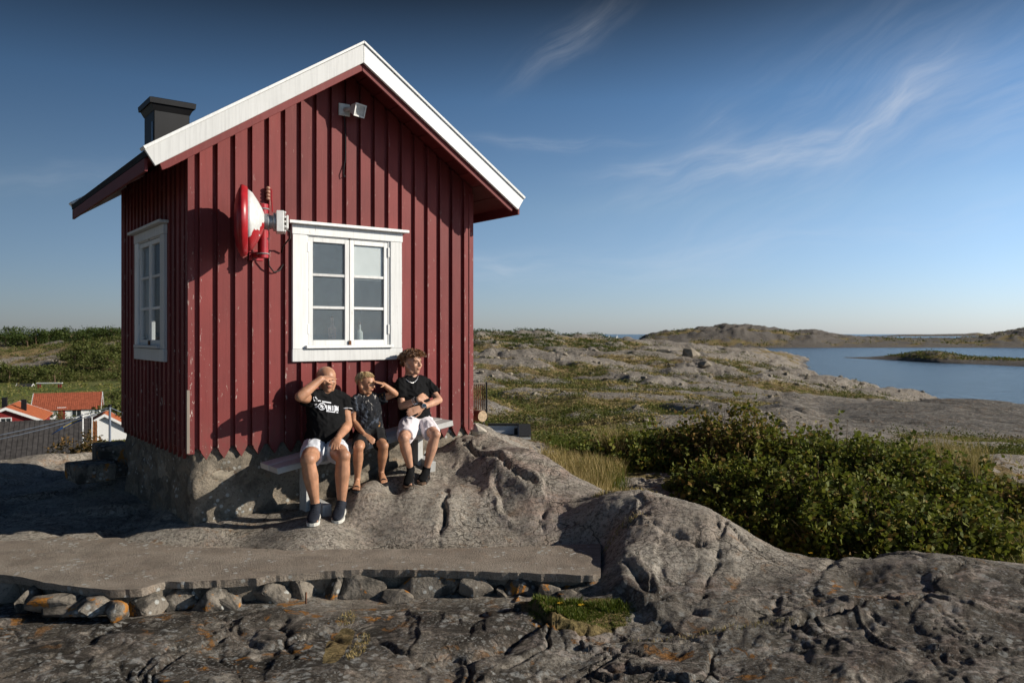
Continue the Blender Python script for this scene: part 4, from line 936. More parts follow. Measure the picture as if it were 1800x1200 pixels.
# ------------------------------------------------------------------ concrete terrace with its dry stone front
TH_ = -1.612
def on_h(px, py, h): 
    dd = -h*FPX/(py-587); return ((px-900)/FPX*dd, dd)
ter = empty('terrace', (*on_h(500, 990, TH_), EYE-1.78), 0, 'low concrete terrace edged with rough lichened stones below the hut', 'terrace')
back = [(-260, 952), (0, 950), (120, 948), (211, 944), (226, 952), (330, 961), (460, 964), (620, 965), (800, 963), (960, 959), (1053, 955)]
front = [(1058, 1012), (1000, 1009), (920, 1006), (840, 1004), (740, 1001), (640, 1000), (560, 1004), (480, 1012), (420, 1017), (330, 1022), (290, 1022), (245, 1034), (205, 1037), (140, 1031), (85, 1024), (30, 1012), (0, 1009), (-260, 1004)]
def densify(pts, step, amp, seed):
    out = []; r = random.Random(seed)
    for (x0, y0), (x1, y1) in zip(pts[:-1], pts[1:]):
        n = max(1, int(math.hypot(x1-x0, y1-y0)/step))
        for i in range(n): out.append((x0+(x1-x0)*i/n+r.uniform(-amp, amp), y0+(y1-y0)*i/n+r.uniform(-amp, amp)))
    return out+[pts[-1]]
inv = Matrix.Translation(ter.location).inverted()
bx_, by_ = zip(*back); fx_, fy_ = zip(*front[::-1]); NCx, NRx = 190, 7
cols_ = np.linspace(-260, 1056, NCx); top_ = []
for i, cx in enumerate(cols_):
    yb = float(np.interp(cx, bx_, by_)); yf = float(np.interp(cx, fx_, fy_))+1.3*float(fbm(np.array([cx*0.03]), np.array([3.0]), 4, 700)[0])
    if cx > 1040: yf -= (cx-1040)*0.25
    for r_ in range(NRx): top_.append(inv @ Vector((*on_h(cx, yb+(yf-yb)*r_/(NRx-1), TH_), EYE+TH_)))
me_v = [tuple(q) for q in top_]; me_f = [(i*NRx+r_, i*NRx+r_+1, (i+1)*NRx+r_+1, (i+1)*NRx+r_) for i in range(NCx-1) for r_ in range(NRx-1)]
lo_ = len(me_v); ring = [i*NRx+NRx-1 for i in range(NCx)]+[(NCx-1)*NRx+r_ for r_ in range(NRx-2, -1, -1)]
for k_, i in enumerate(ring):
    q = top_[i]; w_ = float(fbm(np.array([q.x*2.5]), np.array([q.y*2.5]), 3, 710)[0]); me_v.append((q.x, q.y+0.012+0.012*w_, q.z-0.052-0.016*w_))
lo2 = len(me_v)
for k_, i in enumerate(ring): q = top_[i]; me_v.append((q.x, q.y+0.3, q.z-0.07))
for k_ in range(len(ring)-1):
    me_f += [(ring[k_], lo_+k_, lo_+k_+1, ring[k_+1]), (lo_+k_, lo2+k_, lo2+k_+1, lo_+k_+1)]
me = bpy.data.meshes.new('slab'); me.from_pydata(me_v, [], me_f)
bm = bmesh.new(); bm.from_mesh(me); bmesh.ops.recalc_face_normals(bm, faces=bm.faces); bm.to_mesh(me); bm.free()
link('slab', me, M['concrete'], ter)
TST = [ # stones of the front: photo x centre, y centre, width, height in photo pixels
 (-60,1045,100,50),(12,1018,50,36),(45,1054,50,40),(100,1050,80,30),(130,1062,86,30),(206,1058,36,34),(262,1032,66,40),(322,1046,46,46),(372,1040,60,46),(416,1034,66,52),(478,1030,62,44),
 (528,1034,58,52),(590,1030,52,50),(645,1028,82,62),(750,1022,120,56),(838,1024,54,34),(912,1034,74,44),(968,1036,58,44),(1008,1034,38,36),(922,1060,54,34),(1010,1052,56,30),(880,1040,30,26),(700,1050,50,26),(1045,1038,42,40),(165,1058,70,24)]
for i, (px, py, w, h) in enumerate(TST):
    yy = np.interp(px, [q[0] for q in front[::-1]], [q[1] for q in front[::-1]]); dd = -TH_*FPX/(yy-587)+0.075
    if py > 1047: dd -= 0.10
    p = P(px, py, dd); sc = dd/FPX
    o = link('stone', blob_stone((w*sc*1.26, 0.26, max(h*sc, 0.08)*1.32), 2000+i, 17), M['stone'], ter)
    p.z = min(p.z, EYE+TH_-0.05-max(h*sc, 0.08)*0.56)
    o.location = inv @ p; o.rotation_euler = (random.uniform(-.1, .1), random.uniform(-.12, .12), random.uniform(-.25, .25))
core = MB()
for i in range(0, NCx-6, 5):
    a_, b_ = top_[i*NRx+NRx-1], top_[min(i+5, NCx-1)*NRx+NRx-1]
    core.add([(a_.x, a_.y+.09, a_.z-.30), (b_.x, b_.y+.09, b_.z-.30), (b_.x, b_.y+.40, b_.z-.30), (a_.x, a_.y+.40, a_.z-.30), (a_.x, a_.y+.06, a_.z-.056), (b_.x, b_.y+.06, b_.z-.056), (b_.x, b_.y+.40, b_.z-.06), (a_.x, a_.y+.40, a_.z-.06)], [(3,2,1,0),(4,5,6,7),(0,1,5,4),(1,2,6,5),(2,3,7,6),(3,0,4,7)])
tag(core.build('rubble_core', M['mortar'], ter), kind='stuff')
for px, py in ((265, 1055), (538, 1040)):
    p = P(px, py, 5.12); MB().tube([inv @ p, inv @ (p+Vector((0.004, -0.02, -0.07)))], 0.007, 6).build('iron_rod', M['rust'], ter)

# ------------------------------------------------------------------ things round the hut
def rock_block(name, px, py, d, size, rz, label, cat, m, seed):
    me = blob_stone(size, seed, 30); p = P(px, py, d)
    o = link(name, me, m); o.location = (p.x, p.y, p.z); o.rotation_euler = (0, 0, rz)
    return tag(o, label, cat)
sb = MB().box(-.16, .16, -.2, .2, -.22, .12); o = sb.build('stone_step', M['stone'], None, 0.015); o.location = P(196, 798, 8.75); o.rotation_euler = (0, 0, HUT_RZ); tag(o, 'upper square stone step in shade at the back corner of the hut', 'step')
sb = MB().box(-.19, .19, -.24, .2, -.12, .06); o = sb.build('stone_step', M['stone'], None, 0.015); o.location = P(158, 822, 8.3); o.rotation_euler = (0, 0, HUT_RZ+0.1); tag(o, 'lower flat stone step beside the shaded hut wall', 'step')
o = rock_block('stone_block', 840, 758, 8.22, (0.17, 0.2, 0.17), 0.6, 'pale stone block wedged under the sunny corner of the hut', 'stone', plain('pale_stone', (0.46, 0.41, 0.34), 0.9, 0.2, 12, 0.2, 0, 0.5, 0.01), 77)
lg = empty('timber_log', P(845, 731, 8.75), 0, 'short sawn log with its pale round end showing behind the hut corner', 'log')
MB().tube([(-0.35, 0.45, -0.01), (0.02, -0.02, 0)], 0.062, 20).build('trunk', plain('log_bark', (0.24, 0.09, 0.05), 0.8, 0.3, 12), lg)
MB().tube([(0.0196, -0.0194, 0), (0.022, -0.0226, 0)], 0.060, 20).build('cut_end', plain('log_end', (0.45, 0.33, 0.21), 0.8, 0.25, 40), lg)
gr = empty('slatted_gate', P(846, 721, 9.3), 0.25, 'dark slatted gate panel standing behind the hut corner', 'gate')
for x in (-0.16, 0.062): MB().box(x-0.009, x+0.009, -0.012, 0.012, -0.12, 0.33).build('post', M['black_metal'], gr, 0.002)
for z in (0.0, 0.315): MB().box(-0.15, 0.052, -0.008, 0.008, z-0.008, z+0.008).build('rail', M['grey_wood'], gr, 0.002)
for k in range(9): MB().box(-0.146+k*0.022, -0.134+k*0.022, 0.009, 0.016, 0.01, 0.305).build('slat', M['rust'], gr)
# roofless white lean-to below the dome
wl = empty('white_enclosure', P(905, 790, 20), 0, 'low white boarded enclosure with a small dark hatch beyond the rock', 'outbuilding')
wm = plain('white_boards_grey', (0.62, 0.64, 0.66), 0.7, 0.06)
k24 = 20/FPX
def wbox(px0, px1, py0, py1, y0, y1, name, m, par=wl, bev=0):
    kk = k24*(20+y0)/20; x0, x1 = (px0-905)*kk, (px1-905)*kk; zb_ = (587-790)*k24; z0, z1 = (587-py1)*kk-zb_, (587-py0)*kk-zb_
    return MB().box(x0, x1, y0, y1, z0, z1).build(name, m, par, bev)
bwall = wbox(858, 912, 748, 800, 0.9, 0.95, 'back_wall', wm); wbox(904, 910, 752, 764, 0.88, 0.899, 'hatch', M['dark_glass'], bwall); wbox(880, 903, 763, 765, 0.88, 0.899, 'pipe', M['black_metal'], bwall)
for k in range(4): wbox(886, 933, 768+k*5.2, 772.9+k*5.2, -0.005, 0.02, 'siding_board', M['white'], wl)
wbox(886, 933, 768, 800, 0.021, 0.04, 'front_wall', wm)
mb = MB().prism([(0.041, (790-800)*k24), (0.9, (790-800)*k24), (0.9, (587-747)*k24*1.045-(587-790)*k24), (0.041, (790-768)*k24)], (911-905)*k24, (914-905)*k24, 'x'); mb.build('side_wall', wm, wl)
mb = MB().prism([(-0.01, (790-767.5)*k24), (0.96, (587-746)*k24*1.048-(587-790)*k24), (0.96, (587-744.5)*k24*1.048-(587-790)*k24), (-0.01, (790-766)*k24)], (912-905)*k24, (934-905)*k24, 'x'); mb.build('sloping_cap', M['felt'], wl)
wbox(858, 912.5, 744.5, 747.5, 0.86, 1.0, 'cap', M['felt'], wl)
wbox(924, 929, 779, 784, -0.12, -0.006, 'bucket', M['black_metal'], wl)
# ------------------------------------------------------------------ plants
NR = np.random.default_rng(5)
def unit(n):
    v = NR.normal(size=(n, 3)); return v/np.linalg.norm(v, axis=1)[:, None]
def leaf_quads(c, L, w, up=0.35, flat=None):
    """one folded four-cornered leaf per centre"""
    n = len(c); a = unit(n)
    if flat is not None: a = a*(1-flat[:, None]*0) 
    a[:, 2] = a[:, 2]*0.7+up*0.3; a /= np.linalg.norm(a, axis=1)[:, None]
    b = np.cross(a, unit(n)); b /= np.linalg.norm(b, axis=1)[:, None]+1e-9
    nn = np.cross(a, b)
    L = np.asarray(L).reshape(-1, 1)*NR.uniform(0.45, 1.35, (n, 1)); w = L*w
    v = np.stack([c, c+a*L*0.45+b*w*0.5+nn*w*0.18, c+a*L, c+a*L*0.45-b*w*0.5+nn*w*0.18], 1).reshape(-1, 3)
    return v, np.arange(n*4).reshape(n, 4)
def mound_points(n, rx, ry, h, seed, shell=0.5):
    """points through the outer part of a lumpy mound standing on z = 0"""
    u = unit(n); u[:, 2] = np.abs(u[:, 2])
    rad = 0.80+0.30*pnoise(u[:, 0]*2.3+seed*7.1, u[:, 1]*2.3+u[:, 2]*2.1, seed)+0.22*pnoise(u[:, 0]*5.5+seed*3.3, u[:, 1]*5.5+u[:, 2]*4.5, seed+3)
    k = (1-shell*NR.random(n)**1.6)*rad
    return u*k[:, None]*np.array([rx, ry, h])
def stems_mesh(name, n, rx, ry, h, seed, rad=0.006):
    mb = MB(); r = random.Random(seed)
    for i in range(n):
        a = r.uniform(0, 6.28); q = r.uniform(0.3, 0.98); e = Vector((math.cos(a)*rx*q, math.sin(a)*ry*q, h*r.uniform(0.75, 1.12)*(1-0.5*q*q)))
        b = Vector((e.x*0.25, e.y*0.25, 0)); m_ = (b+e)*0.5+Vector((r.uniform(-.08, .08), r.uniform(-.08, .08), 0.12*h))
        mb.tube([b, m_, e], [rad, rad*0.8, rad*0.35], 4)
    return mb.mesh(name, flipfix=False)
def bush(name, px, pytop, d, rx, ry, n, leafL, m, label, group, seed, cat='bush', stems=26, zbase=None):
    top = P(px, pytop, d); z0 = TZ(top.x, top.y)-0.05 if zbase is None else zbase
    h = max(0.25, (top.z-z0)/1.02)
    r = empty(name, (top.x, top.y, z0), 0, label, cat, group)
    c = mound_points(n, rx, ry, h, seed)
    ns = 34; u_ = unit(ns); u_[:, 2] = np.abs(u_[:, 2])*0.8+0.25; st = u_*np.array([rx, ry, h])*0.86; tip = st+(u_*0.5+np.array([0, 0, .6]))*NR.uniform(0.08, 0.26, (ns, 1))
    tt = NR.random((ns, 16, 1)); c = np.concatenate([c, (st[:, None]*(1-tt)+tip[:, None]*tt+NR.normal(size=(ns, 16, 3))*0.018).reshape(-1, 3)])
    v, f = leaf_quads(c, leafL, 0.72)
    o = link('foliage', fast_mesh('foliage', v, f), m, r); tag(o, kind='stuff')
    o = link('stems', stems_mesh('stems', stems, rx, ry, h, seed), M['stem'], r); tag(o, kind='stuff')
    return r
TH_G = 'bushes of the thicket behind the rocks'
for i, (px, py, d_, rx, ry, n, m_, lb) in enumerate((
    (1060, 782, 10.4, .80, .65, 7500, 'bramble', 'small green bush at the far end of the thicket, nearest the hut'),
    (1145, 754, 10.3, .90, .75, 10000, 'bramble', 'green bush second along the thicket from the hut, behind the shaded path rock'),
    (1235, 728, 10.2, .80, .7, 9000, 'bramble_dry', 'tall browning bush with twiggy top beside the tallest bush'),
    (1310, 712, 9.8, .78, .7, 9000, 'bramble_dry', 'tallest red-brown bush standing up from the thicket'),
    (1395, 748, 9.5, .85, .8, 11000, 'bramble', 'leafy green bush at the back, next to the tallest brown bush on its seaward side'),
    (1485, 742, 9.0, .80, .8, 11500, 'bramble', 'bright green bush at the back, with the flat grey dome behind it'),
    (1575, 762, 8.7, .80, .8, 11500, 'bramble', 'rounded green bush at the back, beside the pale dry grass'),
    (1265, 810, 8.9, .70, .55, 8000, 'bramble', 'dark shaded bush leaning over the path rock'),
    (1345, 795, 8.6, .80, .60, 10500, 'bramble', 'dark green bush in front of the tallest brown bush'),
    (1450, 808, 8.0, .78, .65, 11500, 'bramble', 'dense green bush in the middle of the thicket front'),
    (1555, 826, 7.7, .78, .6, 11500, 'bramble', 'glossy green bush in front, above the grey rounded boulder'),
    (1660, 806, 8.2, .78, .6, 10500, 'bramble', 'green bush near the yellow flowers and tall grass'),
    (1775, 822, 8.3, .80, .60, 9500, 'bramble_dry', 'low brownish bush among the tall grass at the end of the thicket'),
    (1370, 868, 7.8, .62, .42, 8000, 'bramble', 'low dark bush where the thicket meets the sloping rock'),
    (1470, 880, 7.25, .62, .40, 9000, 'bramble', 'low green bush spilling over the foot of the thicket, above the brown grass tuft'),
    (1585, 885, 7.15, .68, .40, 9500, 'bramble', 'low leafy bush directly behind the rounded boulder'),
    (1700, 878, 7.3, .60, .40, 8000, 'bramble', 'leafy bush at the foot of the thicket, below the yellow flowers'))):
    bush('bramble_bush', px, py, d_, rx, ry, n, 0.056, M[m_], lb, TH_G, 20+i, stems=40)

def blades(pts, H, w, lean, nb_seed=0):
    """bent grass blades of two quads"""
    n = len(pts); a = NR.uniform(0, 6.283, n); dirv = np.stack([np.cos(a), np.sin(a), 0*a], 1); side = np.stack([-np.sin(a), np.cos(a), 0*a], 1)
    H = np.asarray(H).reshape(-1, 1)*NR.uniform(0.55, 1.15, (n, 1)); ln = lean*NR.uniform(0.2, 1.3, (n, 1))*H
    up = np.array([[0, 0, 1.0]]); w = np.asarray(w).reshape(-1, 1)
    p0 = pts; p1 = pts+up*H*0.55+dirv*ln*0.3; p2 = pts+up*H+dirv*ln
    v = np.stack([p0-side*w, p0+side*w, p1+side*w*0.8, p1-side*w*0.8, p2+side*w*0.15, p2-side*w*0.15], 1).reshape(-1, 3)
    b = np.arange(n)[:, None]*6
    f = np.concatenate([b+np.array([[0, 1, 2, 3]]), b+np.array([[3, 2, 4, 5]])])
    return v, f
def scatter(cx, cy, rx, ry, n):
    a = NR.uniform(0, 6.283, n); q = np.sqrt(NR.random(n)); x = cx+rx*q*np.cos(a); y = cy+ry*q*np.sin(a)
    z = terrain_h(x, y)[0]; return np.stack([x, y, z-0.01], 1)
def grass(name, spots, m, label=None):
    vs_, fs = [], []; off = 0
    for cx, cy, rx, ry, n, H, w, lean in spots:
        v, f = blades(scatter(cx, cy, rx, ry, n), H, w, lean); vs_.append(v); fs.append(f+off); off += len(v)
    o = link(name, fast_mesh(name, np.concatenate(vs_), np.concatenate(fs)), m); return tag(o, label, None, None, 'stuff')
def at(px, py, d): q = P(px, py, d); return q.x, q.y
def sp(px, d_, rx, ry, n, H, w=0.003, lean=0.45): return ((px-900)/FPX*d_, d_, rx, ry, n, H, w, lean)
grass('dry_grass', [sp(1030, 8.7, .28, .45, 1600, .27), sp(1065, 9.3, .22, .3, 700, .24), sp(1050, 7.7, .22, .25, 1100, .16), sp(1000, 9.6, .35, .4, 900, .22), sp(1100, 10.3, .3, .3, 500, .40), sp(1075, 10.6, .25, .25, 400, .45),
     sp(1100, 6.62, .28, .05, 260, .05), sp(1080, 6.0, .25, .04, 120, .04), sp(1490, 7.0, .35, .16, 420, .20), sp(1440, 6.85, .25, .12, 260, .18), sp(1600, 6.9, .5, .12, 320, .16), sp(1660, 11.0, .6, .4, 800, .40), sp(1700, 10.4, .3, .3, 400, .36),
     sp(1800, 7.8, .6, .4, 800, .36), sp(1740, 7.0, .4, .25, 300, .24), sp(630, 4.55, .05, .25, 300, .03, .002), sp(610, 5.0, .06, .12, 150, .03, .002), sp(1250, 4.62, .5, .03, 200, .03, .002)], M['straw'])
grass('tall_grass', [sp(1830, 7.9, .5, .5, 500, .32), sp(1740, 7.0, .4, .25, 250, .2), sp(1480, 7.1, .4, .15, 350, .17), sp(1060, 9.0, .3, .4, 400, .22), sp(1830, 8.3, .5, .6, 900, .45), sp(1010, 10.8, .4, .5, 900, .16), sp(1580, 6.95, .5, .12, 260, .15)], M['grass'])
mv, mf = [], []; off = 0
for cx, cy, rx, ry, n, H in ((MOSS_C[0]-.06, MOSS_C[1]+.02, .24, .13, 3200, .024), (MOSS_C[0]+.14, MOSS_C[1]-.02, .20, .14, 2600, .018), (MOSS_C[0]-.2, MOSS_C[1]-.05, .12, .06, 700, .016), (MOSS_C[0]+.3, MOSS_C[1]+.05, .08, .05, 300, .02), (MOSS_C[0]-.12, MOSS_C[1]+.10, .16, .07, 900, .05), (MOSS_C[0]+.2, MOSS_C[1]+.06, .12, .06, 500, .045), (MOSS_C[0]-.05, MOSS_C[1]-.07, .1, .06, 500, .04)):
    v, f = blades(scatter(cx, cy, rx, ry, n), H, 0.0035, 0.6); mv.append(v); mf.append(f+off); off += len(v)
o = link('moss', fast_mesh('moss', np.concatenate(mv), np.concatenate(mf)), M['grass']); tag(o, kind='stuff')
def flower(px, py, d_, label):
    p = P(px, py, d_); z = TZ(p.x, p.y); r = empty('yellow_flower', (p.x, p.y, z), 0, label, 'flower', 'small yellow flowers')
    hgt = max(p.z-z, 0.03)
    MB().tube([(0, 0, 0), (0.01, 0, hgt*0.6), (0, 0, hgt)], 0.0025, 4).build('stem', M['grass'], r)
    for k in range(7):
        a = k*0.9; mb = MB(); mb.add([(0, 0, hgt), (math.cos(a-.3)*.016, math.sin(a-.3)*.016, hgt+.006), (math.cos(a)*.024, math.sin(a)*.024, hgt+.004), (math.cos(a+.3)*.016, math.sin(a+.3)*.016, hgt+.006)], [(0, 1, 2, 3)])
        mb.build('petal', M['petal'], r)
flower(1425, 972, 6.9, 'yellow flower in the grass at the foot of the thicket')
flower(1655, 872, 7.6, 'yellow flower among the grass by the thicket, right-hand one of two heads'); flower(1648, 880, 7.65, 'yellow flower among the grass by the thicket, lower of two heads')
flower(985, 1060, 5.02, 'yellow flower at the upper edge of the moss hollow'); flower(1022, 1064, 5.02, 'yellow flower in the middle of the moss hollow')

# low scrub over the heath, thinning out with distance
vegf = veg.ravel(); pxf = info['px'].ravel(); df_ = d.ravel(); meadf = meadow.ravel()
pos = vv
patch = fbm(pos[:, 0]*0.075, pos[:, 1]*0.16, 3, 600)
def pick(mask, n):
    idx = np.nonzero(mask)[0]; return NR.choice(idx, min(n, len(idx)), replace=False)
def scrub(name, idx, nleaf, rfac, hfac, lfac, m):
    n = len(idx); dd = df_[idx]; r = rfac*(0.13+0.0042*dd)*NR.uniform(0.6, 1.5, n); hh = r*hfac
    q = unit(n*nleaf); q[:, 2] = np.abs(q[:, 2]); k = NR.random(n*nleaf)**0.5
    c = np.repeat(pos[idx], nleaf, 0)+q*k[:, None]*np.stack([np.repeat(r*1.5, nleaf), np.repeat(r, nleaf), np.repeat(hh, nleaf)], 1)
    v, f = leaf_quads(c, np.repeat(lfac*(0.05+0.0023*dd), nleaf), 0.6, 0.6)
    o = link(name, fast_mesh(name, v, f), m); return tag(o, kind='stuff')
inview = (pxf > 800) & (pxf < 1950) & ~((pxf < 950) & (df_ < 26))
scrub('heath_scrub', pick(inview & (df_ > 15) & (df_ < 300) & (vegf > 0.45) & (patch > 0.08), 3800), 32, 1.0, 1.15, 0.62, M['scrub'])
scrub('meadow_plants', pick(inview & (df_ > 13) & (df_ < 160) & (vegf > 0.42) & (patch < 0.02), 1500), 30, 0.9, 0.5, 0.55, M['meadow'])
scrub('heather', pick(inview & (df_ > 14) & (df_ < 250) & (vegf > 0.4) & (np.abs(patch) < 0.2), 1300), 26, 0.75, 0.6, 0.55, M['brown_leaf'])
scrub('straw_tufts', pick(inview & (df_ > 14) & (df_ < 200) & (vegf > 0.35) & (patch < 0.1) & (straw.ravel() > 0.25), 2300), 22, 0.7, 0.5, 0.6, M['straw'])
scrub('ridge_scrub', pick((pxf > 820) & (pxf < 1090) & (df_ > 200) & (df_ < 330) & (patch > -0.2), 500), 26, 1.0, 0.5, 0.75, M['tree_leaf'])
def far_clumps(name, key, n, size, m):
    v_, g_ = LAND[key]; idx = np.nonzero((g_ > 0.45) & (v_[:, 2] > 1.5))[0]; idx = NR.choice(idx, min(n, len(idx)), replace=False)
    c = np.repeat(v_[idx], 9, 0)+NR.normal(size=(len(idx)*9, 3))*np.array([size*1.4, size, size*.35]); v, f = leaf_quads(c, size*0.9, 0.7, 0.5)
    o = link(name, fast_mesh(name, v, f), m); return tag(o, kind='stuff')
far_clumps('hill_scrub', 'far_hills', 1300, 2.6, M['scrub']); far_clumps('islet_scrub', 'islet', 700, 1.1, M['scrub'])
lr = MB(); rr2 = random.Random(4); rocks6 = [blob_stone((1, .8, .55), 3000+i, 14) for i in range(6)]
for i in pick(inview & (df_ > 14) & (df_ < 220) & (vegf < 0.6) & ((pxf < 1380) | (df_ > 110)), 420):
    me_ = rocks6[rr2.randrange(6)]; s_ = (0.10+0.006*df_[i])*rr2.uniform(.4, 1.5); a_ = rr2.uniform(0, 6.28); p_ = pos[i]
    lr.add([(p_[0]+s_*(q.co.x*math.cos(a_)-q.co.y*math.sin(a_)), p_[1]+s_*(q.co.x*math.sin(a_)+q.co.y*math.cos(a_)), p_[2]+s_*(q.co.z+.1)) for q in me_.vertices], [tuple(q.vertices) for q in me_.polygons])
tag(lr.build('loose_rocks', M['found_stone']), kind='stuff')
left = (pxf > -120) & (pxf < 240)
scrub('hillside_scrub', pick(left & (df_ > 240) & (df_ < 420) & (vegf > 0.62), 750), 26, 1.1, 0.9, 0.8, M['bush_leaf'])
scrub('far_wood', pick(left & (df_ > 400) & (df_ < 480), 420), 60, 1.9, 1.5, 0.75, M['tree_leaf'])
scrub('hillside_thicket', pick((((pxf > 125) & (pxf < 240) & (df_ < 350)) | ((pxf > -120) & (pxf < 240) & (df_ < 278))) & (df_ > 240), 520), 40, 1.7, 1.1, 0.8, M['bush_leaf'])
scrub('meadow_grass', pick(left & (df_ > 60) & (df_ < 240), 1500), 14, 0.8, 0.5, 0.8, M['meadow'])
scrub('garden_scrub', pick(left & (df_ > 20) & (df_ < 60), 700), 16, 1.0, 0.8, 0.9, M['scrub'])

# trees and bushes of the village side
def crown_mesh(seed, n, spread=1.0):
    r = random.Random(seed); parts = []
    for k in range(9):
        c = np.array([r.uniform(-.5, .5)*spread, r.uniform(-.5, .5)*spread, r.uniform(0.24, 0.86)]); u = unit(n//9)
        parts.append(c+u*(NR.random((n//9, 1))**0.4)*np.array([[.34*spread, .34*spread, .22]])*r.uniform(.7, 1.2))
    v, f = leaf_quads(np.concatenate(parts), 0.11, 0.7, 0.5); return fast_mesh('crown', v, f)
crowns = [crown_mesh(s, 540, sp_) for s, sp_ in ((1, 1.1), (2, 1.35), (3, 0.9))]
def trunk_mesh(seed):
    r = random.Random(seed); mb = MB(); mb.tube([(0, 0, -.1), (.02, .01, .3), (0.05, 0, .6)], [.045, .035, .02], 6)
    for k in range(4):
        a = r.uniform(0, 6.28); mb.tube([(.02, .01, .3+.08*k), (math.cos(a)*.25, math.sin(a)*.25, .55+.08*k)], [.018, .008], 5)
    return mb.mesh('trunk', flipfix=False)
trunks = [trunk_mesh(s) for s in range(3)]
for c_ in crowns: c_.materials.append(M['tree_leaf'])
crown_b = [cm.copy() for cm in crowns]
for c_ in crown_b: c_.materials.clear(); c_.materials.append(M['bush_leaf'])
for t_ in trunks: t_.materials.append(M['stem'])
def tree(name, px, d_, h, k, label, group, cat, light=False):
    x = (px-900)/FPX*d_; z = TZ(x, d_)
    r = empty(name, (x, d_, z-0.1), random.uniform(0, 6), label, cat, group)
    for me_, nm in (((crown_b if light else crowns)[k % 3], 'crown'), (trunks[k % 3], 'trunk')):
        o = bpy.data.objects.new(nm, me_); COL.objects.link(o); o.parent = r; o.scale = (h, h, h)
    return r
rt = random.Random(9)
ORD = ['first', 'second', 'third', 'fourth', 'fifth', 'sixth', 'seventh', 'eighth', 'ninth', 'tenth', 'eleventh', 'twelfth', 'thirteenth', 'fourteenth', 'fifteenth', 'sixteenth', 'seventeenth', 'eighteenth']
for i in range(18):
    tree('tree', 210-i*12.4+rt.uniform(-3, 3), rt.uniform(395, 450), rt.uniform(6.5, 9.0), i, 'dark tree on the crest of the far hill, %s from the hut wall' % ORD[i], 'trees along the crest of the hill', 'tree')
for i in range(14):
    tree('hillside_bush', 212-i*6.8+rt.uniform(-2, 2), rt.uniform(265, 350), rt.uniform(4.5, 8.0), i, 'olive-green shrub on the slope above the meadow, %s from the hut wall' % ORD[i], 'shrubs on the hillside', 'shrub', True)
for i in range(9):
    tree('hillside_bush', 108-i*13+rt.uniform(-3, 3), rt.uniform(238, 262), rt.uniform(4.0, 6.0), i, 'dark shrub along the top of the meadow, %s beyond the pergola' % ORD[i], 'shrubs along the top of the meadow', 'shrub', True)
for px, d_, h, lb in ((108, 104, 1.9, 'round garden shrub in front of the white house'), (176, 92, 1.5, 'garden shrub beside the picket fence'), (205, 100, 4.2, 'garden tree beside the hut corner, beyond the fence'), (198, 150, 3.0, 'dark shrub in the meadow behind the white house'), (190, 165, 2.2, 'small dark shrub in the meadow, the farther one'), (212, 78, 3.0, 'shrub next to the small annex roof')):
    tree('garden_shrub', px, d_, h, int(px), lb, None, 'shrub', True)
for px, py, d_, rx, ry, m_, lb in ((125, 776, 13.5, .35, .4, 'brown_leaf', 'broad brown bush on the rock edge in front of the dark roof'), (155, 772, 13.2, .28, .4, 'brown_leaf', 'brown bush on the rock edge close to the stone steps')):
    bush('brown_bush', px, py, d_, rx, ry, 1800, 0.06, M[m_], lb, None, int(px), stems=14)

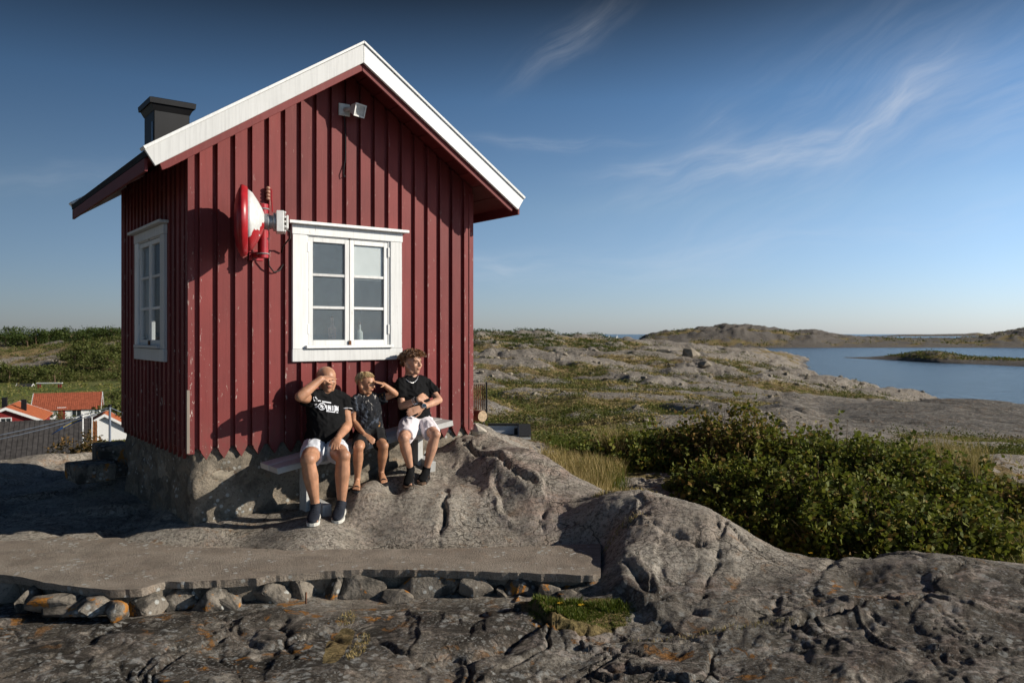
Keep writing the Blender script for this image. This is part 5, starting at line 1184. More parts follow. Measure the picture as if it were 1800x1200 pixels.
# ------------------------------------------------------------------ village below the hill
M['tile'] = plain('red_roof_tile', (0.36, 0.098, 0.05), 0.8, 0.25, 3); M['tile2'] = plain('orange_roof_tile', (0.46, 0.135, 0.055), 0.75, 0.15, 3)
M['house_white'] = plain('white_house_paint', (0.78, 0.78, 0.76), 0.7, 0.05); M['house_red'] = plain('red_house_paint', (0.22, 0.02, 0.02), 0.7, 0.1)
M['tar'] = plain('tarred_roof_boards', (0.055, 0.05, 0.048), 0.85, 0.35, 4); M['rustroof'] = plain('rusty_roof_sheet', (0.20, 0.085, 0.035), 0.85, 0.4, 3); M['cream'] = plain('cream_plaster', (0.55, 0.48, 0.36), 0.85, 0.1)
def house(name, loc, rz, ln, dp, wh, rh, wall_m, roof_m, label, cat='house', wins=(), door=None, chim=(), over=0.3, ribs=0, bargew=0.22, group=None, ribw=0.26, ribh=0.16):
    """ridge along local x, front wall at local y = -dp/2"""
    r = empty(name, loc, rz, label, cat, group); a = ln/2; b = dp/2
    MB().prism([(-b, 0), (b, 0), (b, wh), (0, wh+rh*0.97), (-b, wh)], -a, a, 'x').build('wall', wall_m, r)
    sl = rh/b
    for sg in (-1, 1):
        q = [(0, wh+rh+.10), (sg*(b+over), wh-sl*over+.10), (sg*(b+over), wh-sl*over), (0, wh+rh)]
        ro = MB().prism(q, -a-over, a+over, 'x').build('roof', roof_m, r)
        if ribs:
            mb = MB()
            for k in range(ribs):
                x = -a-over+(k+0.5)*(ln+2*over)/ribs; hw = (ln+2*over)/ribs*ribw
                mb.prism([(0, wh+rh+ribh), (sg*(b+over), wh-sl*over+ribh), (sg*(b+over), wh-sl*over+.09), (0, wh+rh+.09)], x-hw, x+hw, 'x')
            tag(mb.build('tile_rows', roof_m, ro), kind='stuff')
        for xe in (-a-over, a+over):
            x0, x1 = (xe-.05, xe-.002) if xe < 0 else (xe+.002, xe+.05)
            q = [(0, wh+rh+.17), (sg*(b+over+.03), wh-sl*(over+.03)+.17), (sg*(b+over+.03), wh-sl*(over+.03)+.17-bargew), (0, wh+rh+.17-bargew)]
            MB().prism(q, x0, x1, 'x').build('bargeboard', M['house_white'], r)
    def opening(nm, x, z, w, h, face, m):
        if face == 'front': fr = MB().box(x-w/2-.09, x+w/2+.09, -b-.05, -b-.001, z-.09, z+h+.09); pn = [(x-w/2, x-.03), (x+.03, x+w/2)]; bx = lambda q: MB().box(q[0], q[1], -b-.06, -b-.0505, z, z+h)
        else:
            xs = a if face == 'right' else -a; s_ = 1 if face == 'right' else -1
            x0, x1 = sorted((xs+.001*s_, xs+.05*s_)); fr = MB().box(x0, x1, x-w/2-.09, x+w/2+.09, z-.09, z+h+.09); pn = [(x-w/2, x-.03), (x+.03, x+w/2)]
            y0, y1 = sorted((xs+.0505*s_, xs+.06*s_)); bx = lambda q: MB().box(y0, y1, q[0], q[1], z, z+h)
        f = fr.build(nm, M['house_white'], r)
        for q in (pn if nm == 'window' else [(x-w/2, x+w/2)]): bx(q).build('pane' if nm == 'window' else 'door_leaf', m, f)
    for w_ in wins: opening('window', *w_, M['dark_glass'])
    if door: opening('door', *door, M['house_red'])
    for cx, cy, cw, ctop in chim: MB().box(cx-cw/2, cx+cw/2, cy-cw/2, cy+cw/2, wh+rh*0.4, ctop).build('chimney', M['black_metal'], r)
    return r
p = P(110, 746, 112)
house('white_house', (p.x, p.y+1.5, EYE-12.75), 0.42, 8.0, 5.6, 2.4, 1.9, M['house_white'], M['tile'], 'white wooden house with a long red tiled roof', wins=((-2.0, 1.2, 0.7, 1.0, 'front'), (1.25, 1.2, 1.1, 1.0, 'front')), door=(-0.6, 0.6, 0.9, 1.9, 'front'), ribs=34)
p = P(14, 760, 86)
house('red_house', (p.x-2.0, p.y+4.0, EYE-11.0), R(90+24), 8.7, 6.4, 1.6, 1.35, M['house_red'], M['tile2'], 'red house with an orange roof and a white framed gable window', wins=((0.0, 0.9, 0.9, 1.0, 'left'),), chim=((-0.5, 0.7, 0.5, 3.9), (-1.6, -1.3, 0.5, 3.7)), ribs=24, bargew=0.30)
p = P(185, 772, 74)
house('white_annex', (p.x-0.9, p.y+1.8, EYE-10.1), R(90+25), 4.0, 4.2, 1.3, 1.25, M['house_white'], M['tile2'], 'small white annex under an orange tiled roof beside the flagpole', 'outbuilding', ribs=14, bargew=0.26)
p = P(60, 800, 50)
dk = house('tar_roof_house', (p.x-1.0, p.y, EYE-7.85), 0.48, 7.6, 6.0, 0.55, 1.75, M['cream'], M['tar'], 'long low building with a dark board roof and cream footing wall', 'building', wins=((0.0, 0.10, 0.45, 0.30, 'front'), (0.8, 0.10, 0.45, 0.30, 'front')), ribs=30, over=0.28, bargew=0.15, ribw=0.09, ribh=0.125)
p = P(158, 775, 53)
house('rusty_shed', (p.x-0.05, p.y+0.4, EYE-7.8), 0.48, 0.5, 4.0, 0.5, 1.35, M['cream'], M['rustroof'], 'narrow shed with a rusty brown roof next to the dark board roof', 'shed', ribs=4, over=0.05, bargew=0.1)
p = P(44, 686, 226)
house('pale_shed', (p.x, p.y, p.z-0.3), 0.3, 3.4, 2.6, 1.5, 0.6, M['cream'], M['felt'], 'small pale shed at the edge of the meadow', 'shed')
p = P(6, 660, 300)
house('distant_white_house', (p.x, p.y-8, p.z+0.9), 0.15, 6, 5, 1.8, 1.3, M['house_white'], M['felt'], 'white cottage with a grey roof half hidden on the hillside', 'house', wins=((1.0, .7, .8, .8, 'front'), (-1.2, .7, .8, .8, 'front')))
pg = empty('pergola', P(87, 686, 220), 0.1, 'red posted pergola with a white top beam in the meadow', 'pergola')
for x in (-3.0, -2.4, 2.4, 3.0): MB().box(x-.13, x+.13, -.1, .1, -.5, 1.9).build('post', M['house_red'], pg)
for x in (-2.7, 2.7): MB().box(x-.33, x+.33, -.12, -.101, 1.0, 1.2).build('brace', M['house_red'], pg)
MB().box(-3.4, 3.4, -.2, .2, 1.901, 2.15).build('beam', M['house_white'], pg)
pf = empty('picket_fence', P(175, 738, 92), 0.05, 'white picket fence beside the white house', 'fence')
for k in range(17): MB().box(-1.0+k*.125, -0.93+k*.125, 0, .02, -.6, .72+.1*math.sin(k*.7)).build('picket', M['house_white'], pf)
for z in (0.0, 0.5): MB().box(-1.05, 1.1, .021, .06, z, z+.1).build('rail', M['house_white'], pf)
MB().box(-1.6, 1.3, .08, .12, -1.2, .45).build('wall_board', M['house_white'], pf)
fp = empty('flagpole', P(145.5, 786, 44), 0, 'white flagpole with a narrow blue and yellow pennant', 'flagpole')
MB().tube([(0, 0, -.6), (0, 0, 1.78)], [0.05, 0.035], 10).build('pole', M['house_white'], fp)
MB().ball((0, 0, 1.82), 0.06, 8, 6).build('knob', M['lamp_white'], fp)
pb = plain('pennant_blue', (0.02, 0.10, 0.30), 0.8, 0.1); py_ = plain('pennant_yellow', (0.60, 0.42, 0.02), 0.8, 0.1)
def strip(a0, a1, w0, w1, zoff, y, m, nm):
    mb = MB()
    for k in range(8):
        t0, t1 = a0+(a1-a0)*k/8, a0+(a1-a0)*(k+1)/8
        def pt(t, s_): 
            u_ = (t-a0)/(a1-a0); w = w0+(w1-w0)*u_
            return Vector((-1.72*t, y+.07*math.sin(t*6), 1.62-0.92*t**1.25+zoff+s_*w))
        A, B, Cc, Dd = pt(t0, -.5), pt(t1, -.5), pt(t1, .5), pt(t0, .5); e = Vector((0, .006, 0))
        mb.add([A, B, Cc, Dd, A+e, B+e, Cc+e, Dd+e], [(0,1,2,3),(7,6,5,4),(0,4,5,1),(3,2,6,7)])
    mb.build(nm, m, fp)
strip(0.03, 1.0, 0.26, 0.03, 0, 0.0, pb, 'pennant'); strip(0.03, 0.62, 0.075, 0.05, 0.0, -0.008, py_, 'stripe')
rp = empty('rope_post', P(193, 772, 11.6), 0, 'slim blue-grey post with a rope railing slung from its top', 'post')
bg = plain('blue_grey_paint', (0.16, 0.19, 0.24), 0.6, 0.15)
MB().tube([(0, 0, -.25), (0, 0, .47)], 0.017, 10).build('post', bg, rp); MB().ball((0, 0, .49), (.026, .026, .022), 10, 6).build('cap', M['black_metal'], rp, smooth=True)
def rope(p0, p1, sag):
    p0 = Vector(p0); p1 = Vector(p1); MB().tube([p0.lerp(p1, t)-Vector((0, 0, sag*4*t*(1-t))) for t in np.linspace(0, 1, 14)], 0.0055, 6).build('rope', bg, rp)
rope((0, 0, .47), (-2.2, -1.0, -0.02), 0.06); rope((0, 0, .44), (-2.2, -1.0, -0.06), 0.08); rope((0, 0, .47), (0.35, 0.3, .30), 0.03)

# ------------------------------------------------------------------ boulders, boats
for i, (px, py, d_, sz, lb) in enumerate(((1166, 612, 235, 5.0, 'pale upright boulder standing out on the heath ridge'), (1214, 622, 195, 5.2, 'broad grey boulder on the heath below the pale one'), (1238, 642, 140, 2.6, 'small pointed boulder on the bare rock of the heath'), (968, 627, 150, 1.6, 'pale stone at the end of a low rock on the heath'), (1310, 612, 330, 4.5, 'grey boulder near the far end of the heath'))):
    p = P(px, py, d_); z = TZ(p.x, p.y)
    o = link('boulder', blob_stone((sz, sz*.8, sz*.62), 900+i, 30), M['found_stone']); o.location = (p.x, p.y, z+sz*.14); o.rotation_euler = (0, 0, i); tag(o, lb, 'boulder')
sail_m = plain('sail_cloth', (0.8, 0.8, 0.78), 0.8, 0.03)
for px, lb in ((1071, 'tiny white sailboat on the open sea, nearer the headland side of two'), (1085, 'tiny white sailboat on the open sea, closest to the far hill')):
    d_ = 3200; p = P(px, 587, d_); sbt = empty('sailboat', (p.x, p.y, 0), 0.3, lb, 'boat')
    MB().prism([(-5, 1.2), (-4.3, 0), (4, 0), (5.4, 1.3)], -1.4, 1.4).build('hull', M['house_white'], sbt)
    MB().tube([(0, 0, 1), (0, 0, 16)], .1, 6).build('mast', M['galv'], sbt); MB().prism([(-.2, 2), (-5, 2.2), (-.2, 15.5)], -.04, .04).build('sail', sail_m, sbt)
    MB().prism([(.2, 2), (4.6, 1.8), (.2, 13)], -.04, .04).build('jib', sail_m, sbt)
d_ = 18*FPX/(638.5-587); p = P(1389, 638, d_); mbt = empty('motorboat', (p.x, p.y, 0), 0.2, 'small white motorboat moored by the shore of the inlet', 'boat')
MB().prism([(-3, .9), (-2.8, -.2), (2.2, -.2), (3.4, 1.1)], -1.0, 1.0).build('hull', M['house_white'], mbt); MB().prism([(-.6, 1), (-.4, 1.9), (.7, 1.9), (1.3, 1)], -.8, .8).build('cabin', M['dark_glass'], mbt)
# ------------------------------------------------------------------ the three people on the bench
def skin_mat(name, c):
    t = NT(name); nz = t.noise(14, 5); n2 = t.noise(90, 3)
    col = t.mix(t.step(nz, 0.35, 0.7), tuple(x*0.74 for x in c), tuple(x*1.06 for x in c)); col = t.mix(t.math('MULTIPLY', t.step(n2, 0.5, 0.8), 0.2), col, (c[0], c[1]*0.7, c[2]*0.6))
    return t.finish(col, 0.48, t.bump(t.noise(160, 3), 0.12, 0.002), 0.4, 0, {'Subsurface_Weight': 0.12, 'Subsurface_Scale': 0.01, 'Subsurface_Radius': (1, .35, .2)})
def cloth_mat(name, c, rough=0.9, var=0.12):
    t = NT(name); w = t.noise(26, 5, 0.6); wv = t.noise(1.0, 3, 0.5, 0, t.mapped((300, 300, 300)))
    return t.finish(t.mix(t.step(w, 0.3, 0.75), tuple(x*(1-var) for x in c), tuple(x*(1+var) for x in c)), rough, t.bump(t.math('ADD', w, t.math('MULTIPLY', wv, 0.2)), 0.35, 0.006), 0.15, 0)
def pattern_cloth():
    t = NT('patterned_black_cloth'); v = t.mapped((9, 9, 5), rot=(0.3, 0.2, 0.5))
    a = t.noise(1.0, 5, 0.62, 1.6, v); b = t.noise(1.3, 4, 0.6, 2.0, t.mapped((10, 10, 6), loc=(3, 5, 1), rot=(0.1, 0.8, 0.2)))
    col = t.mix(t.step(a, 0.56, 0.60), (0.010, 0.011, 0.014), (0.055, 0.065, 0.085))
    col = t.mix(t.step(b, 0.62, 0.66), col, (0.30, 0.28, 0.26)); col = t.mix(t.step(t.noise(0.9, 4, 0.6, 1.4, t.mapped((8, 8, 7), loc=(9, 2, 4))), 0.64, 0.68), col, (0.34, 0.17, 0.05))
    return t.finish(col, 0.85, t.bump(t.noise(26, 5), 0.3, 0.006), 0.2)
M['skin_man'] = skin_mat('tanned_skin', (0.50, 0.255, 0.150)); M['skin_boy'] = skin_mat('boy_skin', (0.50, 0.255, 0.145)); M['skin_teen'] = skin_mat('fair_tanned_skin', (0.56, 0.31, 0.20))
M['black_cloth'] = cloth_mat('black_cotton', (0.006, 0.006, 0.0065)); M['charcoal'] = cloth_mat('charcoal_shorts_cloth', (0.018, 0.018, 0.019)); M['pale_blue'] = cloth_mat('pale_grey_blue_shorts', (0.60, 0.62, 0.66), 0.9, 0.05)
M['pale_pink'] = cloth_mat('pale_pinkish_shorts', (0.74, 0.68, 0.70), 0.9, 0.05); M['pattern'] = pattern_cloth(); M['print_white'] = plain('shirt_print_white', (0.75, 0.76, 0.80), 0.7, 0.05); M['print_blue'] = plain('shirt_print_blue', (0.05, 0.08, 0.16), 0.7, 0.1)
M['navy'] = plain('navy_shoe_cloth', (0.014, 0.018, 0.028), 0.75, 0.25, 40); M['sole_white'] = plain('white_shoe_sole', (0.62, 0.60, 0.54), 0.7, 0.12, 30); M['strap'] = plain('black_sandal_strap', (0.014, 0.014, 0.016), 0.6, 0.2, 30); M['sole_brown'] = plain('brown_sandal_sole', (0.13, 0.08, 0.05), 0.8, 0.2, 30)
M['blond'] = plain('blond_hair', (0.56, 0.40, 0.20), 0.5, 0.25, 30, 0.5); M['blond_under'] = plain('blond_hair_root', (0.34, 0.22, 0.10), 0.7, 0.25, 30); M['curl'] = plain('brown_curly_hair', (0.19, 0.090, 0.038), 0.45, 0.4, 40, 0.5); M['curl_under'] = plain('brown_hair_root', (0.05, 0.024, 0.012), 0.8, 0.2, 30)
M['eye'] = plain('eye_in_shade', (0.09, 0.055, 0.04), 0.3, 0.1); M['lip'] = plain('lips', (0.42, 0.15, 0.11), 0.5, 0.1); M['silver'] = plain('silver_chain', (0.6, 0.6, 0.6), 0.3, 0.1, 20, 0.5, 0.8); M['watch'] = plain('watch_dial', (0.03, 0.05, 0.07), 0.25, 0.1, 20, 0.6); M['stubble'] = plain('brow_hair', (0.16, 0.08, 0.04), 0.8, 0.2)

def remeshed(mb, name, m, parent, voxel, smooth=3, wrinkle=0.0, wf=22, seed=0):
    me = mb.mesh(name); o = bpy.data.objects.new('tmp', me); COL.objects.link(o)
    rm = o.modifiers.new('r', 'REMESH'); rm.mode = 'VOXEL'; rm.voxel_size = voxel
    sm = o.modifiers.new('s', 'SMOOTH'); sm.factor = 0.5; sm.iterations = smooth
    dg = bpy.context.evaluated_depsgraph_get(); out = bpy.data.meshes.new_from_object(o.evaluated_get(dg)); out.name = name
    bpy.data.objects.remove(o); bpy.data.meshes.remove(me)
    n = len(out.vertices)
    if wrinkle:
        co = np.empty(n*3, np.float32); out.vertices.foreach_get('co', co); co = co.reshape(-1, 3); no = np.empty(n*3, np.float32); out.vertices.foreach_get('normal', no); no = no.reshape(-1, 3)
        a = pnoise(co[:, 0]*wf+co[:, 2]*wf*0.6, co[:, 1]*wf*0.5-co[:, 2]*wf*0.9+seed, seed+3); b = pnoise(co[:, 0]*wf*0.5+5, co[:, 2]*wf*0.8+co[:, 1]*wf*0.5, seed+8)
        co = co+no*(wrinkle*(0.46-np.abs(a))+wrinkle*0.4*b)[:, None]; out.vertices.foreach_set('co', co.astype(np.float32).ravel()); out.update()
    out.materials.clear(); out.polygons.foreach_set('use_smooth', np.ones(len(out.polygons), dtype=bool))
    return link(name, out, m, parent)
def lerp(a, b, t): return a+(b-a)*t
def limb(mb, a, b, prof, seg=14, caps=True):
    """prof: (position along, radius)"""
    mb.tube([lerp(a, b, t) for t, r in prof], [r for t, r in prof], seg, caps)
def hand(mb, wrist, f, pn, L, curl, thumb_side, spread=0.06):
    """palm, four unequal fingers, thumb; f points along the fingers, pn out of the palm"""
    f = f.normalized(); pn = (pn-f*pn.dot(f)).normalized(); sd = f.cross(pn).normalized()*thumb_side   # sd: towards the thumb
    k = L/0.19; pl = 0.095*k
    mb.loft([(wrist-f*0.012, sd*0.026*k, pn*0.019*k), (wrist+f*pl*0.3, sd*0.033*k, pn*0.017*k), (wrist+f*pl*0.7, sd*0.040*k, pn*0.015*k), (wrist+f*pl, sd*0.040*k, pn*0.012*k), (wrist+f*pl*1.06, sd*0.032*k, pn*0.008*k)], 16)
    for i, (off, ln) in enumerate(((0.030, 0.072), (0.010, 0.080), (-0.010, 0.074), (-0.029, 0.058))):
        p = wrist+f*(pl*0.92)+sd*off*k; ang = 0; pts = [p]; dirv = (f+sd*off*spread/0.03*1.0).normalized()
        for j, fr in enumerate((0.45, 0.30, 0.25)):
            ang += curl*(0.7, 1.0, 0.8)[j]; q = dirv*math.cos(ang)+pn*math.sin(ang); pts.append(pts[-1]+q*ln*k*fr)
        mb.tube(pts, [0.0095*k, 0.009*k, 0.0082*k, 0.0068*k], 8, True)
    b = wrist+f*pl*0.22+sd*0.026*k; d1 = (f*0.62+sd*0.65+pn*0.35).normalized(); d2 = (f*0.9+sd*0.2+pn*0.35).normalized()
    mb.tube([b, b+d1*0.036*k, b+d1*0.036*k+d2*0.030*k, b+d1*0.036*k+d2*0.054*k], [0.014*k, 0.0115*k, 0.010*k, 0.008*k], 8, True)
def head(mb, c, f, u, H, nose=1.0):
    f = f.normalized(); u = (u-f*u.dot(f)).normalized(); x = f.cross(u).normalized(); R3 = Matrix((x, f, u)).transposed()
    def q(a, b, z): return c+x*a*H+f*b*H+u*z*H
    B = lambda p, r: mb.ball(p, tuple(v*H for v in r), 20, 14, R3)
    B(q(0, -.05, .15), (.355, .445, .35)); B(q(0, .08, -.10), (.285, .33, .37)); B(q(0, .24, -.36), (.13, .13, .115)); B(q(0, .14, -.30), (.22, .2, .14))
    B(q(0, .335, .145), (.235, .085, .055))
    for s in (-1, 1):
        B(q(.17*s, .29, -.07), (.10, .09, .10)); B(q(.352*s, -.06, -.01), (.030, .085, .125)); B(q(.05*s, .405, -.075), (.045, .05, .042))
        mb.tube([q(.30*s, -.02, -.12), q(.19*s, .12, -.36)], [.10*H, .09*H], 10, True)
    mb.tube([q(0, .385, .12), q(0, .43, .03), q(0, .465*nose, -.06)], [.036*H, .047*H, .060*H], 10, True)
    B(q(0, .375, -.185), (.10, .05, .030)); B(q(0, .365, -.245), (.085, .05, .030))
    return q, x, R3
def face_parts(q, x, f, u, H, parent, inv, brow='stubble', bw=1.0):
    R3 = Matrix((x, f.normalized(), u)).transposed()
    for s in (-1, 1):
        mb = MB(); mb.ball(inv @ q(.135*s, .362, .045), (.048*H, .030*H, .014*H), 10, 6, R3); mb.build('eye', M['eye'], parent, smooth=True)
        mb = MB(); mb.tube([inv @ q(.055*s, .405, .125), inv @ q(.14*s, .405, .15), inv @ q(.225*s, .36, .125)], [.014*H*bw, .018*H*bw, .010*H*bw], 6, True); mb.build('eyebrow', M[brow], parent, smooth=True)
    mb = MB(); mb.ball(inv @ q(0, .392, -.195), (.10*H, .034*H, .020*H), 10, 6, R3); mb.ball(inv @ q(0, .388, -.232), (.085*H, .034*H, .022*H), 10, 6, R3); mb.build('lips', M['lip'], parent, smooth=True)

def person(name_label, J, k, skin, shirt_m, shorts_m, fwd_head, belly=0.0, chest=0.165, depth=0.115, sleeve=0.58, short_len=0.62, headH=0.222, toes=None, up_head=Vector((0, 0, 1)), hems=(0.105, 0.098), legk=1.0, armk=1.0, hipw=0.155):
    j = {a: WP(*b) for a, b in J.items()}
    gnd = j['hip'].copy(); root = empty('person', (gnd.x, gnd.y, gnd.z-0.12), 0, name_label, 'person', 'people resting on the bench')
    inv = Matrix.Translation(root.location).inverted()
    for a in ('anL', 'anR'): j[a].z = TZ(j[a].x, j[a].y)+0.088*k
    J3 = {a: inv @ b for a, b in j.items()}
    v = J3
    sh = (v['shR']-v['shL']).normalized(); spine = (v['neck']-v['hip'])
    fwd = Vector((sh.y, -sh.x, 0)).normalized()
    def torso(mb, grow, lo=-0.04, hi=1.0, neck=True):
        rings = []
        for t, w, dp, b in ((-0.10, hipw*.93, depth*1.05, 0), (0.0, hipw, depth*1.12, .004), (0.18, hipw*.96+belly*.25, depth*1.05+belly*.7, .012+belly*.7), (0.40, chest*.93, depth+belly*.5, .012+belly*.5), (0.62, chest, depth*1.02, .012), (0.80, chest*1.02, depth*.92, 0.005), (0.92, chest*.80, depth*.72, -.002), (1.0, chest*.48, depth*.55, 0), (1.06, .062*k, .062*k, .0)):
            if t < lo or t > hi+0.001: continue
            c = v['hip']+spine*t+fwd*b; rings.append((c, sh*(w+grow), fwd*(dp+grow)))
        mb.loft(rings, 24)
    body = MB(); torso(body, 0.0, -0.2, 1.1)
    body.tube([v['shL']-sh*-.01, lerp(v['shL'], v['shR'], .25)+Vector((0, 0, .03*k)), lerp(v['shL'], v['shR'], .5)+Vector((0, 0, .045*k)), lerp(v['shL'], v['shR'], .75)+Vector((0, 0, .03*k)), v['shR']], [.052*k, .055*k, .055*k, .055*k, .052*k], 12, True)
    hc = v['head']; f = fwd_head.normalized(); u = (up_head-f*up_head.dot(f)).normalized()
    body.tube([v['neck']-Vector((0, 0, .05)), lerp(v['neck'], hc, .5)-f*.012, hc-f*.03*k-u*.03], [.062*k, .055*k, .056*k], 14, True)
    q, hx, R3 = head(body, hc, f, u, headH)
    for s in 'LR':
        a, e, w = v['sh'+s], v['el'+s], v['wr'+s]
        limb(body, a, e, [(0, .050*k*armk), (.25, .049*k*armk), (.6, .043*k*armk), (1, .039*k*armk)]); limb(body, e, w, [(0, .039*k*armk), (.25, .042*k*armk), (.6, .035*k*armk), (1, .027*k*armk)])
        h, n, an = v['hp'+s], v['kn'+s], v['an'+s]
        limb(body, h, n, [(0, .088*k*legk), (.3, .084*k*legk), (.7, .066*k*legk), (.93, .058*k*legk), (1, .057*k*legk)]); limb(body, n, an, [(0, .055*k*legk), (.12, .053*k*legk), (.35, .058*k*legk), (.65, .045*k*legk), (.88, .034*k*legk), (1, .036*k*legk)])
        kb = (fwd*0.6+Vector((0, 0, .25))).normalized(); body.ball(n+kb*.014*k, .050*k*legk, 14, 10)
        # foot, lying on the rock
        td = toes[s]; ft = Vector((td.x, td.y, 0)).normalized(); L = 0.235*k
        hp = an-ft*.045*k; tp = an+ft*(L-.06*k); gz0 = TZ(*(root.location+hp).xy)-root.location.z; gz1 = TZ(*(root.location+tp).xy)-root.location.z
        slope = (gz1-gz0)/L; fd = (ft+Vector((0, 0, slope))).normalized(); fs = Vector((0, 0, 1)).cross(fd).normalized(); fu = fd.cross(fs)
        base = Vector((hp.x, hp.y, gz0+.022*k)); v['foot'+s] = (base, fd, fs, fu, L)
        body.loft([(base-fd*.008+fu*.03*k, fs*.018*k, fu*.02*k), (base+fd*.01+fu*.035*k, fs*.029*k, fu*.034*k), (base+fd*.05*k+fu*.045*k, fs*.031*k, fu*.045*k), (base+fd*.11*k+fu*.034*k, fs*.036*k, fu*.034*k), (base+fd*.165*k+fu*.020*k, fs*.044*k, fu*.020*k), (base+fd*.20*k+fu*.015*k, fs*.041*k, fu*.014*k)], 16)
        for i in range(5):
            o_ = (-.030+.015*i)*k; rr = (.013 if (i == (4 if s == 'L' else 0)) else .009)*k; tl = (.232-.008*abs(i-(3 if s == 'L' else 1)))*k
            body.tube([base+fd*.185*k+fs*o_+fu*.014*k, base+fd*tl+fs*o_*1.08+fu*.011*k], [rr, rr*.9], 8, True)
    return dict(root=root, v=v, body=body, torso=torso, inv=inv, fwd=fwd, sh=sh, spine=spine, q=q, hx=hx, f=f, u=u, H=headH, k=k, hc=hc)
def dress(p, shirt_m, shorts_m, sleeve, short_len, hem, grow=0.014, skin=None, thigh_r=.1, seed=0, armk=1.0):
    v, k, root = p['v'], p['k'], p['root']
    b = remeshed(p['body'], 'body', skin, root, 0.0066, 3)
    mb = MB(); p['torso'](mb, grow, 0.0 if False else -0.02, 1.0)
    mb.tube([v['shL'], lerp(v['shL'], v['shR'], .25)+Vector((0, 0, .028*k)), lerp(v['shL'], v['shR'], .5)+Vector((0, 0, .034*k)), lerp(v['shL'], v['shR'], .75)+Vector((0, 0, .028*k)), v['shR']], [.060*k, .062*k, .060*k, .062*k, .060*k], 12, True)
    for s in 'LR':
        a, e = v['sh'+s], v['el'+s]; mb.tube([lerp(a, e, t) for t in (-.05, .1, .3, sleeve)], [.058*k*armk, .064*k*armk, .066*k*armk, .066*k*armk], 16)
    shirt = remeshed(mb, 't_shirt', shirt_m, root, 0.0070, 2, 0.015, 20, seed)
    mb = MB(); hip = v['hip']; sh, fwd = p['sh'], p['fwd']
    mb.loft([(hip-Vector((0, 0, .09*k))+fwd*.02, sh*.13*k, fwd*.10*k), (hip-Vector((0, 0, .05*k))+fwd*.03, sh*.175*k, fwd*.145*k), (hip+Vector((0, 0, .0))+fwd*.02, sh*.182*k, fwd*.145*k), (hip+Vector((0, 0, .04*k))+fwd*.01, sh*.172*k, fwd*.135*k)], 24)
    for s in 'LR':
        h, n = v['hp'+s], v['kn'+s]; mb.tube([lerp(h, n, t) -Vector((0, 0, .012*k*t/short_len)) for t in (-.12, .1, short_len*.6, short_len)], [.104*k, .112*k, (hem+.012)*k, hem*k], 20)
    a_, b_ = lerp(v['hpL'], v['knL'], .28), lerp(v['hpR'], v['knR'], .28)
    mb.tube([a_-Vector((0, 0, .015*k)), (a_+b_)*.5-Vector((0, 0, .035*k))-fwd*.03*k, b_-Vector((0, 0, .015*k))], [.098*k, .088*k, .098*k], 16, True)
    shorts = remeshed(mb, 'shorts', shorts_m, root, 0.0072, 2, 0.012, 18, seed+5)
    return b, shirt, shorts
def sole(p, s, m, th, name='sole', grow=1.0):
    base, fd, fs, fu, L = p['v']['foot'+s]; k = p['k']; out = []
    for t, w in ((-.02, .016), (0, .028), (.04, .036), (.10, .036), (.16, .047), (.20, .048), (.235, .038), (.255, .016)): out.append((t, w))
    pts = [(base+fd*t*k+fs*w*k*grow) for t, w in out]+[(base+fd*t*k-fs*w*k*grow) for t, w in out[::-1]]
    n = len(pts); lo = [q_-fu*(.024*k) for q_ in pts]; hi = [q_-fu*(.024*k-th) for q_ in pts]
    mb = MB(); mb.add(lo+hi, [tuple(range(n)), tuple(range(2*n-1, n-1, -1))]+[(i, i+n, (i+1) % n+n, (i+1) % n) for i in range(n)])
    return mb.build(name, m, p['root'], 0.002)
def strap(p, s, t0, h, w, wid, name='strap', tilt=0.0):
    """a band over the foot at t0 along it"""
    base, fd, fs, fu, L = p['v']['foot'+s]; k = p['k']; mb = MB(); n = 12; P0, P1 = [], []
    for i in range(n+1):
        a = math.pi*i/n; c = base+fs*math.cos(a)*w*k+fu*(math.sin(a)*h*k-.018*k)
        tt = t0+tilt*math.cos(a); P0.append(c+fd*(tt-wid/2)*k); P1.append(c+fd*(tt+wid/2)*k)
    vs_ = P0+P1+[q_+fu*.004 for q_ in P0]+[q_+fu*.004 for q_ in P1]; m_ = n+1; f = []
    for i in range(n): f += [(i, i+1, m_+i+1, m_+i), (2*m_+i, 3*m_+i, 3*m_+i+1, 2*m_+i+1), (i, 2*m_+i, 2*m_+i+1, i+1), (m_+i, m_+i+1, 3*m_+i+1, 3*m_+i)]
    mb.add(vs_, f); return mb.build(name, M['strap'], p['root'])

# --- the man: bald, hand shading his eyes
CAMD = Vector((0, -1, 0))
man = person('bald man in black printed t-shirt and pale shorts shading his eyes with one hand',
    dict(hip=(569,778,.24), neck=(575,697,.21), head=(574,667,.25), shL=(550,701,.28), elL=(527,697,.50), wrL=(564,666,.49), shR=(603,702,.19), elR=(611,747,.34), wrR=(595,768,.54), hpL=(556,786,.26), knL=(541,808,.66), anL=(555,888,.62), hpR=(583,783,.26), knR=(603,802,.68), anR=(600,890,.63)),
    1.0, None, None, None, Vector((.50, -.84, -.10)), belly=.045, chest=.178, depth=.122, headH=.224, toes={'L': Vector((.10, -1, 0)), 'R': Vector((.02, -1, 0))}, legk=1.08, armk=1.08, hipw=.172)
v = man['v']
tipL = man['inv'] @ WP(593, 661, .42); hand(man['body'], v['wrL'], (tipL-v['wrL']), Vector((.1, .75, -.65)), .185, .05, -1)
hand(man['body'], v['wrR'], man['inv'] @ WP(588, 785, .66)-v['wrR'], Vector((0, .35, -1)), .185, .28, -1)
